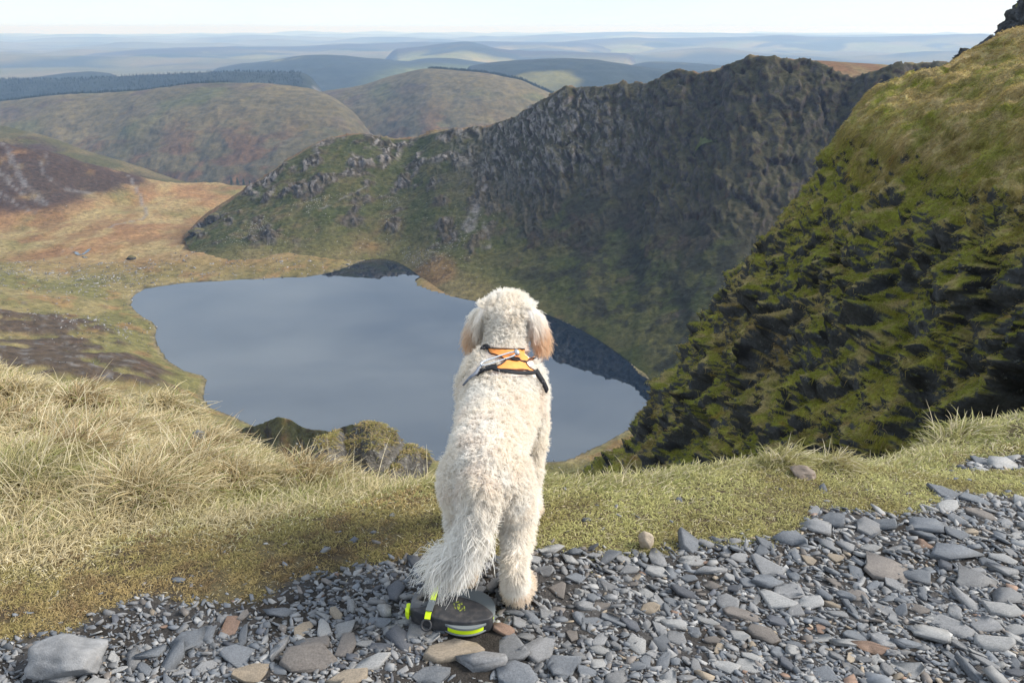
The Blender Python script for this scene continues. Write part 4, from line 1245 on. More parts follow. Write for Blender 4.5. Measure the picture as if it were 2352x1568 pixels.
# photo point, apparent length and depth, colour, label
HAND = [
    (140,1552,72,36,'grey','grey slate wedged under the big boulder in the bottom left corner',0),
    (438,1464,62,54,'blue-grey','smooth blue-grey slate between the boulder and the reddish cube stone',20),
    (478,1452,30,34,'blue-grey','small squarish slate touching a smooth blue-grey slate on the left',0),
    (530,1430,52,44,'reddish','blocky reddish-brown stone at the grass edge on the left',0),
    (645,1406,76,26,'blue-grey','thin flat slate on the soil below the brown turf left of the reel',8),
    (545,1503,74,46,'blue-grey','rounded blue-grey slate above the tan stone at bottom centre left',0),
    (580,1540,82,58,'tan','tan rounded stone in the bottom row left of centre',10),
    (706,1508,132,60,'brown','large brown-grey stone with a notch, left of the reel at the bottom',8),
    (725,1472,84,32,'brown','flat brown stone lying behind the notched brown-grey stone',0),
    (700,1440,44,40,'tan','cream knobbly stone left of the reel',40),
    (785,1442,72,32,'pale grey','pale oval slate left of the lead reel',0),
    (855,1518,104,40,'pale grey','long pale stone below and left of the reel',12),
    (795,1480,36,56,'brown','upright brown-edged stone beside the long pale stone',70),
    (640,1480,40,60,'grey','grey pointed stone beside the notched brown-grey stone',75),
    (1035,1492,146,46,'tan','long tan-brown slab lying just below the lead reel',5),
    (1172,1486,72,74,'grey','grey triangular slate right of the long tan slab',-50),
    (1102,1520,124,40,'grey','flat grey stone under the long tan slab',3),
    (992,1546,92,46,'blue-grey','blue-grey slate at the bottom edge below the reel',0),
    (1182,1546,112,54,'blue-grey','blue-grey slate at the bottom edge below the dog paw',-10),
    (1292,1524,84,66,'blue-grey','rounded blue-grey slate at the bottom right of the dog',0),
    (1240,1490,100,36,'grey','slanting grey slate right of the triangular slate',35),
    (800,1553,96,44,'tan','tan stone cut by the bottom edge left of centre',5),
    (310,1510,52,44,'grey','grey pitted stone right of the big boulder',0),
    (400,1506,44,60,'blue-grey','tilted slate with a flat dark top left of the tan stone',60),
    (350,1500,66,24,'blue-grey','thin slate sliver right of the pitted grey stone',20),
    (560,1455,24,50,'blue-grey','narrow upright slate left of centre',-60),
    (560,1410,30,26,'brown','small brown stone behind the reddish cube stone',0),
    zz(1260,450,165,100,'blue-grey','broad layered slate at the grass edge, largest by the turf corner',0),
    zz(1390,400,150,70,'grey','slanting grey slate above the broad layered slate',-42),
    zz(1465,368,120,70,'blue-grey','thick slate leaning at the turf corner',-55),
    zz(1690,392,145,60,'blue-grey','low slate just below the turf on the right',-8),
    zz(1620,400,110,60,'grey','grey slate half hidden beside the low slate below the turf',-30),
    zz(1140,582,125,80,'grey','rounded grey slate below the broad layered slate',10),
    zz(800,552,150,60,'pale grey','pale flat slate by the turf, right of the dog',8),
    zz(260,640,104,62,'blue-grey','blue-grey slate nearest the dog hind leg on the right',-10),
    zz(255,515,95,50,'blue-grey','slate at the turf edge just right of the dog leg',0),
    zz(1980,240,130,48,'blue-grey','long slate at the upper right where the turf ends',-5),
    zz(1990,310,120,44,'pale grey','pale thin slate below the long slate at the upper right',5),
    zz(2120,275,130,50,'blue-grey','slanting slate by the right-hand turf strip',-22),
    zz(2150,345,120,44,'brown','brown slate below the slanting slate at the right',-15),
    zz(2030,522,230,84,'blue-grey','biggest long slate in the middle of the right side',-15),
    zz(1710,592,205,96,'brown','broad brown-grey slate with a split face on the right',-20),
    zz(1865,622,120,80,'blue-grey','clean blue slate right of the split brown-grey slate',-35),
    zz(1742,662,92,68,'grey','squarish grey stone below the split brown-grey slate',0),
    zz(1190,735,165,76,'pale grey','pale slab in the middle of the scree right of the dog',-5),
    zz(1362,750,115,66,'pale grey','pale smooth slate right of the pale slab',0),
    zz(1270,700,140,62,'grey','slate overlapping the pale slab',-10),
    zz(970,740,135,84,'grey','wide grey slate left of the pale slab',-15),
    zz(1165,660,150,50,'blue-grey','flat slate above the pale slab',0),
    zz(1062,660,84,54,'blue-grey','short slate beside the flat slate above the pale slab',0),
    zz(804,876,92,66,'blue-grey','faceted blue slate in the lower middle of the scree',-20),
    zz(736,912,104,64,'grey','kite-shaped grey slate left of the faceted blue slate',-25),
    zz(545,940,92,80,'pale grey','pale chunky stone in the lower middle',-30),
    zz(610,780,108,46,'tan','tan-edged slate wedge right of the dog paw',18),
    zz(345,846,110,44,'blue-grey','flat pointed slate right of the dog paw',5),
    zz(276,828,110,40,'blue-grey','upright narrow slate right of the dog paw',80),
    zz(240,900,84,56,'brown','oval brownish stone below the narrow upright slate',75),
    zz(200,1050,122,104,'blue-grey','big rounded slate at the bottom below the dog paw',0),
    zz(100,985,112,66,'grey','slanting grey slate above the big rounded slate',35),
    zz(690,1108,118,64,'pale grey','angular pale stone at the bottom edge, middle right',20),
    zz(588,1020,74,68,'blue-grey','small blocky slate above the angular pale stone',0),
    zz(450,1108,124,72,'grey','grey slab at the bottom edge right of the big rounded slate',10),
    zz(362,1038,80,44,'pale grey','pale pebble-like slate above the grey bottom slab',0),
    zz(1400,920,105,48,'pale grey','pale slate in the lower right',-5),
    zz(1530,950,165,42,'pale grey','long thin pale slate in the lower right',3),
    zz(1560,908,104,46,'blue-grey','slate behind the long thin pale slate',8),
    zz(965,1050,130,66,'pale grey','twin-lobed pale slate near the bottom',-25),
    zz(1130,900,155,70,'brown','rough brown-grey slate in the lower right middle',-18),
    zz(1420,1082,115,70,'blue-grey','blue-grey slate near the bottom right',0),
    zz(1040,812,175,54,'brown','long rough brown slate below the wide grey slate',-15),
    zz(890,672,100,38,'brown','narrow brown slate lying aslant in the upper scree',-50),
    zz(790,640,90,46,'blue-grey','slanting blue slate in the upper scree right of the dog',-35),
    zz(2240,790,155,44,'pale grey','long pale slate near the right edge',-4),
    zz(2062,955,112,40,'grey','flat grey slate in the bottom right',-8),
    zz(2165,850,115,78,'grey','broad grey stone near the right edge',-20),
    zz(2220,950,165,44,'pale grey','long thin slate in the bottom right corner',-10),
    zz(1800,945,150,34,'blue-grey','thin blue slate lying in the lower right',5),
    zz(1850,780,110,40,'brown','slanting brown slate at the right middle',-30),
    zz(840,780,70,34,'brown','dark-edged brown slate standing in the middle scree',-65),
    zz(1470,545,84,44,'tan','tan stone in the upper scree on the right',-10),
    zz(1350,560,70,40,'tan','small tan stone with a notch in the upper scree',0),
    zz(865,565,36,26,'reddish','small orange-brown pebble below the turf',0),
    zz(1830,552,32,30,'tan','small yellow-tan pebble in the right scree',0),
    zz(540,640,56,32,'tan','cream block right of the dog hind leg',0),
    zz(2250,600,130,60,'grey','grey slate leaning at the far right edge',-30),
    zz(2200,575,110,44,'blue-grey','slate touching the leaning grey slate at the right edge',-35),
    zz(2040,440,120,36,'blue-grey','thin long slate in the upper right scree',-3),
    zz(1890,440,120,40,'blue-grey','slanting thin slate left of the thin long slate',-22),
    (1347,1192,26,12,'dark','dark slate flake lying on the turf right of the dog',0),
    (1560,1146,18,14,'dark','dark stone half sunk in the turf near the brink',0),
    (412,1331,32,12,'blue-grey','flat blue slate chip lying on the brown turf at left',0),
    (2295,1066,60,18,'pale grey','pale slate slab on the gravel patch at the right edge',0),
    (2250,1058,46,14,'blue-grey','slate on the gravel patch behind the pale slab',0),
]
STONES_N = 0
def put_stone(mesh, name, xy, length, yaw, tilt, col, z_off, sc_y=1.0, sc_z=1.0):
    o = link(name, mesh)
    z = float(fg_height(np.array([xy]))[0])
    o.location = (xy[0], xy[1], z + z_off)
    o.rotation_euler = (tilt[0], tilt[1], yaw)
    o.scale = (length, length * sc_y, length * sc_z)
    o.color = (col[0], col[1], col[2], 1)
    return o

SLATES = []
for i in range(60):
    vs, fs, th, el = slate_arrays(1000 + i, 5 + i % 4)
    me = mesh_np('slate', vs, fs, smooth=False)
    me.materials.append(M_SLATE)
    SLATES.append((me, th, el))

MARKS = [('the big grey boulder',158,1535),('the blocky reddish stone',530,1430),('the notched brown-grey stone',706,1508),('the long pale stone',855,1518),('the long tan slab',1035,1492),('the triangular grey slate',1172,1486),('the lead reel',1010,1420),('the dog hind paw',1175,1390),
         ('the tan rock on the turf',1481,1252),('the broad layered slate',1814,1232),('the biggest long slate',2193,1267),('the split brown-grey slate',2035,1302),('the pale slab',1780,1372),('the faceted blue slate',1590,1442),('the big rounded slate',1292,1527),('the long thin pale slate',1947,1478),
         ('the twin-lobed pale slate',1669,1527),('the long pale slate at the right',2296,1399),('the long slate where the turf ends',2168,1129),('the thin slate on bare soil',645,1406),('the smooth blue-grey slate',438,1464),('the angular pale stone',1534,1556),('the rough brown-grey slate',1750,1453),
         ('the pale flat slate by the turf',1588,1282),('the tan-edged slate wedge',1494,1394),('the upright narrow slate',1330,1418),('the squarish grey stone',2051,1336),('the tan rounded stone',580,1540),('the slate right of the dog leg',1320,1264)]
def landmark(xy, rank=0):
    px, py = proj(np.array([xy[0], xy[1], 0.0]))
    m = sorted(MARKS, key=lambda q: (q[1] - px) ** 2 + ((q[2] - py) * 1.3) ** 2)[rank]
    ang = math.degrees(math.atan2(m[2] - py, px - m[1])) % 360
    w = ['right of', 'up and right of', 'just above', 'up and left of', 'left of', 'down and left of', 'just below', 'down and right of'][int((ang + 22.5) // 45) % 8]
    return m[0], w

def stones():
    taken = []          # (x, y, radius)
    n_hand = 0
    for k, (x, y, w, h, tone, lab, rot) in enumerate(HAND):
        p = g_hit(x, y + h * 0.15)
        d = np.linalg.norm(p - [0, 0, CAM_H])
        Lw = w * S_D * d / FPX
        Dw = h * S_D * d / FPX / max(0.45, (CAM_H - p[2]) / d) * 0.92
        long, short = max(Lw, Dw), min(Lw, Dw)
        yaw = math.radians(rot) * 1.2 + (math.pi / 2 if Dw > Lw * 1.15 and abs(rot) < 15 else 0)
        me, th, el = SLATES[(k * 7) % 60]
        r = np.random.default_rng(k + 50)
        scy = np.clip(short / long / el, 0.5, 1.5)
        scz = np.clip(r.uniform(0.8, 1.2), 0.5, 1.3)
        col = TONES[tone] * r.uniform(0.85, 1.15)
        tilt = (r.normal() * 0.10 + 0.08, r.normal() * 0.10)
        nm = 'slate' if tone in ('blue-grey', 'grey', 'pale grey', 'dark') else 'stone'
        o = put_stone(me, nm, p[:2], long * 0.90, yaw, tilt, col, long * th * scz * 0.30, scy, scz)
        tag(o, lab, 'slate' if nm == 'slate' else 'stone', 'loose stones on the path')
        taken.append((p[0], p[1], (long + short) * 0.25))
        n_hand += 1
    # more stones, biggest first, kept apart
    area = PATH_W
    sizes = np.concatenate([RNG.uniform(0.06, 0.095, 90), RNG.uniform(0.038, 0.06, 460), RNG.uniform(0.020, 0.038, 3000), RNG.uniform(0.011, 0.021, 11000), RNG.uniform(0.005, 0.011, 15000)])
    big_x, small = [], []
    T = np.array(taken)
    def cand(m):
        Y = 1.38 * np.exp(RNG.random(m) * math.log(3.6 / 1.38))
        X = RNG.uniform(-0.98, 0.98, m) * Y
        return np.column_stack([X, Y])
    pool = cand(170000)
    inside = in_poly(pool, PATH_W)
    inp = in_poly(pool, PATCH_W)
    dE = dist_poly(pool, PATH_W)
    q = np.column_stack([pool, pool[:, 0] * 0])
    nz = fbm(q, 1 / 0.16, 3, seed=101)
    dens = sstep(-0.55, 0.0, nz)
    leftthin = sstep(-0.15, -0.7, pool[:, 0]) * sstep(0.30, 0.05, dE)
    stray = (~inside) & (RNG.random(len(pool)) < 0.02 * sstep(0.5, 0.0, dE))
    okp = ((inside & (RNG.random(len(pool)) < dens * (1 - 0.75 * leftthin) + 0.22)) | inp | stray) & (np.hypot(pool[:, 0] + 0.10, pool[:, 1] - 1.73) > 0.10)
    pool, inside, nz = pool[okp], inside[okp], nz[okp]
    leftthin = leftthin[okp]; stray = stray[okp]
    grid = {}
    cell = 0.08
    for (x, y, r) in taken:
        grid.setdefault((int(x // cell), int(y // cell)), []).append((x, y, r))
    def free(x, y, r, f):
        cx, cy = int(x // cell), int(y // cell)
        for i in range(cx - 2, cx + 3):
            for j in range(cy - 2, cy + 3):
                for (a, b, c) in grid.get((i, j), ()):
                    if (a - x) ** 2 + (b - y) ** 2 < (f * (r + c)) ** 2:
                        return False
        return True
    out = []
    pi = 0
    for s in sizes:
        fac = 0.82 if s > 0.035 else (0.72 if s > 0.011 else 0.6)
        if s < 0.021:
            if pi < len(pool):
                out.append((pool[pi][0], pool[pi][1], s)); pi += 1
            continue
        for _ in range(6):
            if pi >= len(pool):
                break
            x, y = pool[pi]
            if (leftthin[pi] > 0.3 or stray[pi]) and s > 0.035:
                pi += 1
                continue
            pi += 1
            if free(x, y, s * 0.42, fac):
                out.append((x, y, s))
                if s > 0.011:
                    grid.setdefault((int(x // cell), int(y // cell)), []).append((x, y, s * 0.40))
                break
    def shown(q):
        px, py = proj(np.array([q[0], q[1], 0.0]))
        return 15 < px < 2337 and py < 1552
    out.sort(key=lambda q: -q[2] / math.hypot(q[1], CAM_H) * (1.0 if shown(q) else 0.01))
    n_ind = 300 - n_hand
    used = set()
    names = ['blue-grey', 'blue-grey', 'grey', 'grey', 'pale grey', 'brown', 'tan', 'dark', 'reddish']
    wts = np.array([0.30, 0.0, 0.38, 0.0, 0.14, 0.07, 0.03, 0.07, 0.01]); wts /= wts.sum()
    tones = RNG.choice(len(names), len(out), p=wts)
    yaws = np.where(RNG.random(len(out)) < 0.6, RNG.normal(-0.45, 0.5, len(out)), RNG.uniform(0, 6.28, len(out)))
    for k in range(n_ind):
        x, y, s = out[k]
        me, th, el = SLATES[(k * 11 + 3) % 60]
        tone = names[tones[k]]
        col = TONES[tone] * RNG.uniform(0.8, 1.2)
        o = put_stone(me, 'slate' if tone not in ('tan', 'reddish', 'brown') else 'stone', (x, y), s * 1.25, yaws[k], RNG.normal(size=2) * 0.2, col, s * 1.25 * th * 0.28, 1.0, RNG.uniform(0.75, 1.3))
        kind_w = 'slate' if tone not in ('tan', 'reddish', 'brown') else 'stone'
        size = ('broad' if s > 0.075 else 'medium' if s > 0.052 else 'small') + (' long' if el < 0.5 else ' blunt' if el > 0.64 else '')
        for rank in range(6):
            mark, where = landmark((x, y), rank)
            lab = '%s %s %s %s %s' % (size, tone, kind_w, where, mark)
            if lab not in used:
                break
        used.add(lab)
        tag(o, lab, kind_w, 'loose stones on the path')
    rest = out[n_ind:]
    protos = [slate_arrays(2000 + i, 5 if i < 16 else 6, False) for i in range(28)]
    tiny = [slate_arrays(2100 + i, 4 + i % 2, False) for i in range(12)]
    V, Fc, Cc = [], [], []
    base = 0
    xyz = np.array([(x, y) for x, y, s in rest])
    zs = fg_height(xyz)
    for k, (x, y, s) in enumerate(rest):
        vs, fs, th, el = (protos[k % 28] if s > 0.011 else tiny[k % 12])
        L = s * 1.25
        yaw = yaws[n_ind + k]
        ca, sa = math.cos(yaw), math.sin(yaw)
        tx, ty = random.gauss(0, 0.28), random.gauss(0, 0.28)
        v = vs * [L, L, L * random.uniform(0.9, 1.8 if s < 0.02 else 1.3)]
        zt = v[:, 2] + v[:, 0] * tx + v[:, 1] * ty
        V.append(np.column_stack([v[:, 0] * ca - v[:, 1] * sa + x, v[:, 0] * sa + v[:, 1] * ca + y, zt + zs[k] + L * th * 0.3]))
        Fc.append(fs + base)
        base += len(vs)
        c = TONES[names[tones[n_ind + k]]] * random.uniform(0.7, 1.25)
        Cc.append(np.tile(c, (len(vs), 1)))
    me = mesh_np('gravel', np.vstack(V), np.vstack(Fc), np.vstack(Cc), smooth=False)
    o = link('gravel', me, None, M_CHIP)
    tag(o, 'small slate chips and grit covering the path', 'gravel', kind='stuff')
stones()

# ---- single rocks with their own lumpy shape
def rock_mesh(name, size, seed, sub=4, rough=0.22, flat=0.0, planes=9):
    r = np.random.default_rng(seed)
    bm = bmesh.new()
    bmesh.ops.create_icosphere(bm, subdivisions=sub, radius=1.0)
    v = np.array([q.co[:] for q in bm.verts])
    # cleave with random planes for angular faces
    for _ in range(planes):
        n = r.normal(size=3); n[2] *= 0.8; n /= np.linalg.norm(n)
        dd = r.uniform(0.55, 0.88)
        s = v @ n
        v = np.where((s > dd)[:, None], v - n * ((s - dd) * 0.92)[:, None], v)
    nn = v / np.linalg.norm(v, axis=1)[:, None]
    v = v + nn * (fbm(v, 1.6, 4, 0.55, seed=seed) * rough + fbm(v, 6, 3, 0.6, seed=seed + 1) * rough * 0.25)[:, None]
    v = v * np.asarray(size) * 0.5
    for q, co in zip(bm.verts, v):
        q.co = co
    me = bpy.data.meshes.new(name)
    bm.to_mesh(me); bm.free()
    me.polygons.foreach_set('use_smooth', np.ones(len(me.polygons), bool))
    return me

def rock_at(name, dx, dy, w, h, seed, col, label, cat='rock', yaw=0.0, tall=0.6, sink=0.3, group=None, mat=None, depth=0.8, up=0.0, planes=9):
    p = g_hit(dx, dy)
    d = np.linalg.norm(p - [0, 0, CAM_H])
    W = w * S_D * d / FPX
    Hh = h * S_D * d / FPX
    me = rock_mesh(name, (W, W * depth, Hh), seed, planes=planes, rough=0.22 if planes < 12 else 0.13)
    o = link(name, me, None, mat or M_SLATE)
    o.location = (p[0], p[1], fg_height(p[None, :2])[0] + Hh * (0.5 - sink) + up)
    o.rotation_euler = (0, 0, yaw)
    o.color = (*col, 1)
    tag(o, label, cat, group)
    return o
rock_at('boulder', 158, 1535, 196, 88, 5, GREY * 1.0, 'big smooth grey boulder in the bottom left corner of the path', 'boulder', yaw=0.25, sink=0.28, depth=0.62, planes=22)
rock_at('rock', 1481, 1252, 38, 46, 8, TAN * 1.25, 'single tan rock standing on the turf right of the dog', sink=0.2)
rock_at('rock', 1842, 1095, 56, 30, 9, np.array([0.19, 0.15, 0.12]), 'brown rock lying on the grassy brink before the crag', yaw=-0.5, sink=0.3)
for k, (x, y, w, h, lab) in enumerate([(402,1050,30,40,'thin grey rock sticking out of the straw tussocks on the left slope'),(462,1030,40,34,'pale rock, higher of the pair showing in the left grass slope'),(486,1056,34,38,'dark rock, lower of the pair showing in the left grass slope'),
                                       (556,1068,44,38,'split rock in the dark hollow left of the big tussock'),(585,1090,34,28,'small slate blade below the split rock in the hollow'),(640,1110,26,18,'small pale rock at the foot of the big tussock')]):
    rock_at('rock', x, y + 8, w, h, 20 + k, (GREY if k not in (2, 3, 4, 6) else DARKS) * RNG.uniform(0.7, 1.0), lab, yaw=RNG.uniform(0, 3), sink=0.25)

def mossy_boulder():
    t = NT('mossy_boulder_rock')
    geo = t.n('ShaderNodeNewGeometry')
    sx = t.n('ShaderNodeSeparateXYZ'); t.l(geo.outputs['Normal'], sx.inputs[0])
    n1 = t.noise(7, 6, 0.65); n2 = t.noise(40, 4, 0.6)
    mm = t.n('ShaderNodeMath', operation='MULTIPLY_ADD'); t.l(n1, mm.inputs[0]); mm.inputs[1].default_value = 1.3; t.l(sx.outputs['Z'], mm.inputs[2])
    f = t.ramp(mm.outputs[0], [(1.15, 0.0), (1.45, 1.0)])
    rock = t.mix(t.ramp(n1, [(0.3, (0.035, 0.033, 0.03)), (0.7, (0.16, 0.15, 0.14))]), (0.34, 0.34, 0.32), t.ramp(n2, [(0.6, 0.0), (0.7, 0.7)]))
    moss = t.ramp(n2, [(0.3, (0.09, 0.075, 0.02)), (0.7, (0.22, 0.20, 0.06))])
    c = t.mix(rock, moss, f)
    t.bump(n2, 0.8, 0.03)
    m = t.set(c, 0.95, 0.2)
    c0 = P(838, 1056, 3.92)
    bm = bmesh.new()
    for k, (ox, oy, oz, sx_, sy_, sz_, sd_) in enumerate([(-0.20,0.02,0.0,0.34,0.40,0.34,31),(0.02,0.05,-0.02,0.46,0.46,0.40,32),(0.22,0.0,-0.10,0.34,0.40,0.32,33),(0.10,-0.14,-0.14,0.30,0.26,0.26,34),(-0.12,-0.10,-0.12,0.26,0.22,0.24,36)]):
        m_ = rock_mesh('boulder', (sx_, sy_, sz_), sd_, 4, 0.34, planes=12)
        n0 = len(bm.verts)
        bm.from_mesh(m_); bm.verts.ensure_lookup_table()
        for v in bm.verts[n0:]:
            v.co += Vector((ox, oy, oz))
        bpy.data.meshes.remove(m_)
    me_ = bpy.data.meshes.new('boulder'); bm.to_mesh(me_); bm.free()
    tmp = bpy.data.objects.new('boulder_raw', me_); COL.objects.link(tmp)
    r_ = tmp.modifiers.new('r', 'REMESH'); r_.mode = 'VOXEL'; r_.voxel_size = 0.012
    me2_ = bpy.data.meshes.new_from_object(tmp.evaluated_get(bpy.context.evaluated_depsgraph_get()))
    bpy.data.objects.remove(tmp)
    me2_.name = 'boulder'; me2_.materials.clear()
    o = link('boulder', me2_, None, m)
    o.location = c0
    tag(o, 'dark mossy boulder below the brink beside the big tussock', 'boulder')
    # grass growing on its top
    v = np.empty(len(me2_.vertices) * 3); me2_.vertices.foreach_get('co', v); v = v.reshape(-1, 3)
    nv = np.empty(len(me2_.vertices) * 3); me2_.vertices.foreach_get('normal', nv); nv = nv.reshape(-1, 3)
    w = np.clip(nv[:, 2] - 0.70, 0, 1) * (v[:, 2] > -0.02); n = 2600
    ix = RNG.choice(len(v), n, p=w / w.sum())
    L = RNG.uniform(0.02, 0.055, n)
    d_ = nv[ix] * 0.5 + RNG.normal(size=(n, 3)) * 0.4 + [0.2, -0.05, 0.45]; d_ /= np.linalg.norm(d_, axis=1)[:, None]
    tt = np.linspace(0, 1, 4)[None, :, None]
    pp = (v[ix] - nv[ix] * 0.004)[:, None] + d_[:, None] * (L[:, None, None] * tt) - np.array([0, 0, 1.0]) * (L * 0.7)[:, None, None] * tt ** 2
    cc = np.where(RNG.random((n, 1)) < 0.5, np.array([[0.30, 0.27, 0.09]]), np.array([[0.40, 0.31, 0.16]])) * RNG.uniform(0.6, 1.2, (n, 1))
    curves_np('grass_tuft', pp.reshape(-1, 3), np.full(n, 4), np.tile([0.0016, 0.0015, 0.0011, 0.0003], n), cc, o, M_BLADE)
    return o
MB = mossy_boulder()
# ================================================================== THE DOG
DOG_POS = np.array([-0.075, 1.955, 0.0])
DOG_YAW = math.radians(-6.0)
DOG_M = Matrix.Translation(Vector(DOG_POS)) @ Matrix.Rotation(DOG_YAW, 4, 'Z')

def chain_tube(bm, pts, ref=(0, 0, 1), seg=14, dens=4):
    """pts rows: x,y,z,ra,rb  (ra across, rb along the other axis)"""
    p = np.asarray(pts, float)
    L = np.concatenate([[0], np.cumsum(np.linalg.norm(np.diff(p[:, :3], axis=0), axis=1))])
    s = np.linspace(0, L[-1], (len(p) - 1) * dens + 1)
    q = catmull(p, s, L)
    c = q[:, :3]
    tg = np.gradient(c, axis=0)
    tg /= np.linalg.norm(tg, axis=1)[:, None]
    ref = np.array(ref, float)
    rings = []
    def ring(cc, t, ra, rb):
        a = np.cross(t, ref); a /= np.linalg.norm(a)
        b = np.cross(a, t)
        th = np.linspace(0, 2 * np.pi, seg, endpoint=False)
        return [bm.verts.new(cc + a * math.cos(x) * ra + b * math.sin(x) * rb) for x in th]
    n = len(c)
    for k, f in ((0, 0.45), (0, 0.8)):       # rounded start
        e = math.sqrt(1 - f * f)
        rings.append(ring(c[0] - tg[0] * min(q[0, 3], q[0, 4]) * (0.9 if f < 0.5 else 0.6), tg[0], q[0, 3] * f, q[0, 4] * f))
    for k in range(n):
        rings.append(ring(c[k], tg[k], q[k, 3], q[k, 4]))
    for f in (0.8, 0.45):
        rings.append(ring(c[-1] + tg[-1] * min(q[-1, 3], q[-1, 4]) * (0.9 if f < 0.5 else 0.6), tg[-1], q[-1, 3] * f, q[-1, 4] * f))
    for A, B in zip(rings[:-1], rings[1:]):
        for i in range(seg):
            j = (i + 1) % seg
            bm.faces.new((A[i], A[j], B[j], B[i]))
    bm.faces.new(rings[0][::-1]); bm.faces.new(rings[-1])

TAIL = [(0.0,-0.080,0.455,0.034,0.034),(-0.002,-0.118,0.405,0.032,0.032),(-0.012,-0.132,0.345,0.030,0.030),(-0.034,-0.132,0.300,0.028,0.028),(-0.062,-0.132,0.270,0.024,0.024),(-0.084,-0.128,0.250,0.018,0.018)]
EARS = {s: [(s*0.060,0.555,0.738,0.018,0.020),(s*0.084,0.55,0.716,0.019,0.034),(s*0.100,0.548,0.684,0.017,0.042),(s*0.112,0.548,0.648,0.015,0.040),(s*0.118,0.55,0.622,0.010,0.024)] for s in (-1, 1)}

def dog_mesh():
    bm = bmesh.new()
    # trunk, neck and head as one spine
    chain_tube(bm, [(0,-0.080,0.435,0.058,0.080),(0,-0.03,0.45,0.084,0.105),(0,0.05,0.462,0.097,0.110),(0,0.16,0.470,0.098,0.108),(0,0.28,0.472,0.108,0.130),(0,0.38,0.490,0.114,0.136),(0,0.45,0.525,0.100,0.112)])
    chain_tube(bm, [(0,0.42,0.525,0.090,0.098),(0,0.462,0.572,0.074,0.086),(0,0.500,0.618,0.057,0.066),(0,0.53,0.660,0.056,0.062),(0,0.555,0.695,0.064,0.064)], ref=(0, 1, 0.2))
    chain_tube(bm, [(0,0.535,0.704,0.060,0.050),(0,0.575,0.711,0.075,0.058),(0,0.62,0.705,0.070,0.053),(0,0.665,0.686,0.050,0.046),(0,0.71,0.668,0.038,0.036),(0,0.75,0.660,0.033,0.031)])
    for s in (-1, 1):
        chain_tube(bm, [(s*0.055,0.43,0.585,0.040,0.045),(s*0.080,0.42,0.54,0.050,0.060),(s*0.088,0.41,0.46,0.050,0.070)], ref=(0, 1, 0))
        oy = 0.0 if s > 0 else 0.045
        chain_tube(bm, [(s*0.056,-0.005,0.43,0.064,0.090),(s*0.074,0.045+oy*0.5,0.34,0.055,0.078),(s*0.086,0.06+oy,0.265,0.048,0.056),(s*0.088,0.01+oy,0.19,0.034,0.038),(s*0.088,-0.045+oy,0.145,0.029,0.034),(s*0.089,-0.025+oy,0.08,0.028,0.030),(s*0.090,0.0+oy,0.042,0.036,0.034)], ref=(0, 1, 0))
        chain_tube(bm, [(s*0.090,-0.018+oy,0.034,0.040,0.030),(s*0.091,0.03+oy,0.032,0.047,0.030),(s*0.092,0.068+oy,0.028,0.042,0.025)])
        chain_tube(bm, [(s*0.082,0.42,0.44,0.055,0.085),(s*0.092,0.405,0.33,0.046,0.055),(s*0.092,0.40,0.25,0.036,0.040),(s*0.090,0.415,0.15,0.031,0.032),(s*0.090,0.42,0.09,0.029,0.030),(s*0.090,0.425,0.045,0.033,0.032)], ref=(0, 1, 0))
        chain_tube(bm, [(s*0.090,0.41,0.032,0.034,0.026),(s*0.090,0.45,0.030,0.041,0.026),(s*0.090,0.48,0.026,0.035,0.020)])
        chain_tube(bm, EARS[s], ref=(0, 1, 0))
    chain_tube(bm, TAIL, ref=(0, 1, 0.3))
    bmesh.ops.recalc_face_normals(bm, faces=bm.faces)
    me = bpy.data.meshes.new('dog_raw'); bm.to_mesh(me); bm.free()
    tmp = bpy.data.objects.new('dog_raw', me); COL.objects.link(tmp)
    r = tmp.modifiers.new('r', 'REMESH'); r.mode = 'VOXEL'; r.voxel_size = 0.0075
    s = tmp.modifiers.new('s', 'SMOOTH'); s.factor = 0.5; s.iterations = 10
    dg = bpy.context.evaluated_depsgraph_get()
    me2 = bpy.data.meshes.new_from_object(tmp.evaluated_get(dg))
    bpy.data.objects.remove(tmp); bpy.data.meshes.remove(me)
    me2.name = 'dog'
    me2.polygons.foreach_set('use_smooth', np.ones(len(me2.polygons), bool))
    return me2

def seg_near(p, chain):
    """nearest parameter (0..1) and distance of points to a polyline chain"""
    c = np.array([q[:3] for q in chain])
    best = np.full(len(p), 9e9); par = np.zeros(len(p)); tan = np.zeros((len(p), 3))
    for i in range(len(c) - 1):
        ab = c[i + 1] - c[i]
        t = np.clip(((p - c[i]) @ ab) / (ab @ ab), 0, 1)
        d = np.linalg.norm(p - (c[i] + t[:, None] * ab), axis=1)
        u = d < best
        best[u] = d[u]; par[u] = (i + t[u]) / (len(c) - 1); tan[u] = ab / np.linalg.norm(ab)
    return par, best, tan

t = NT('dog_skin'); M_SKIN = t.set((0.86, 0.79, 0.72), 0.9, 0.1)
M_FUR = blade_mat('dog_fur', 0.42, 0.6)
me = dog_mesh()
me.materials.append(M_SKIN)
DOG = link('dog', me)
DOG.matrix_world = DOG_M
tag(DOG, 'cream curly-coated dog standing with its back turned, looking over the lake', 'dog')
dv = np.empty(len(me.vertices) * 3); me.vertices.foreach_get('co', dv); dv = dv.reshape(-1, 3)
me.calc_loop_triangles()
dt = np.empty(len(me.loop_triangles) * 3, np.int32); me.loop_triangles.foreach_get('vertices', dt); dt = dt.reshape(-1, 3)
DOG_BVH = BVHTree.FromPolygons([tuple(v) for v in dv], [tuple(int(i) for i in f) for f in dt])
DOG_INV = DOG_M.inverted()

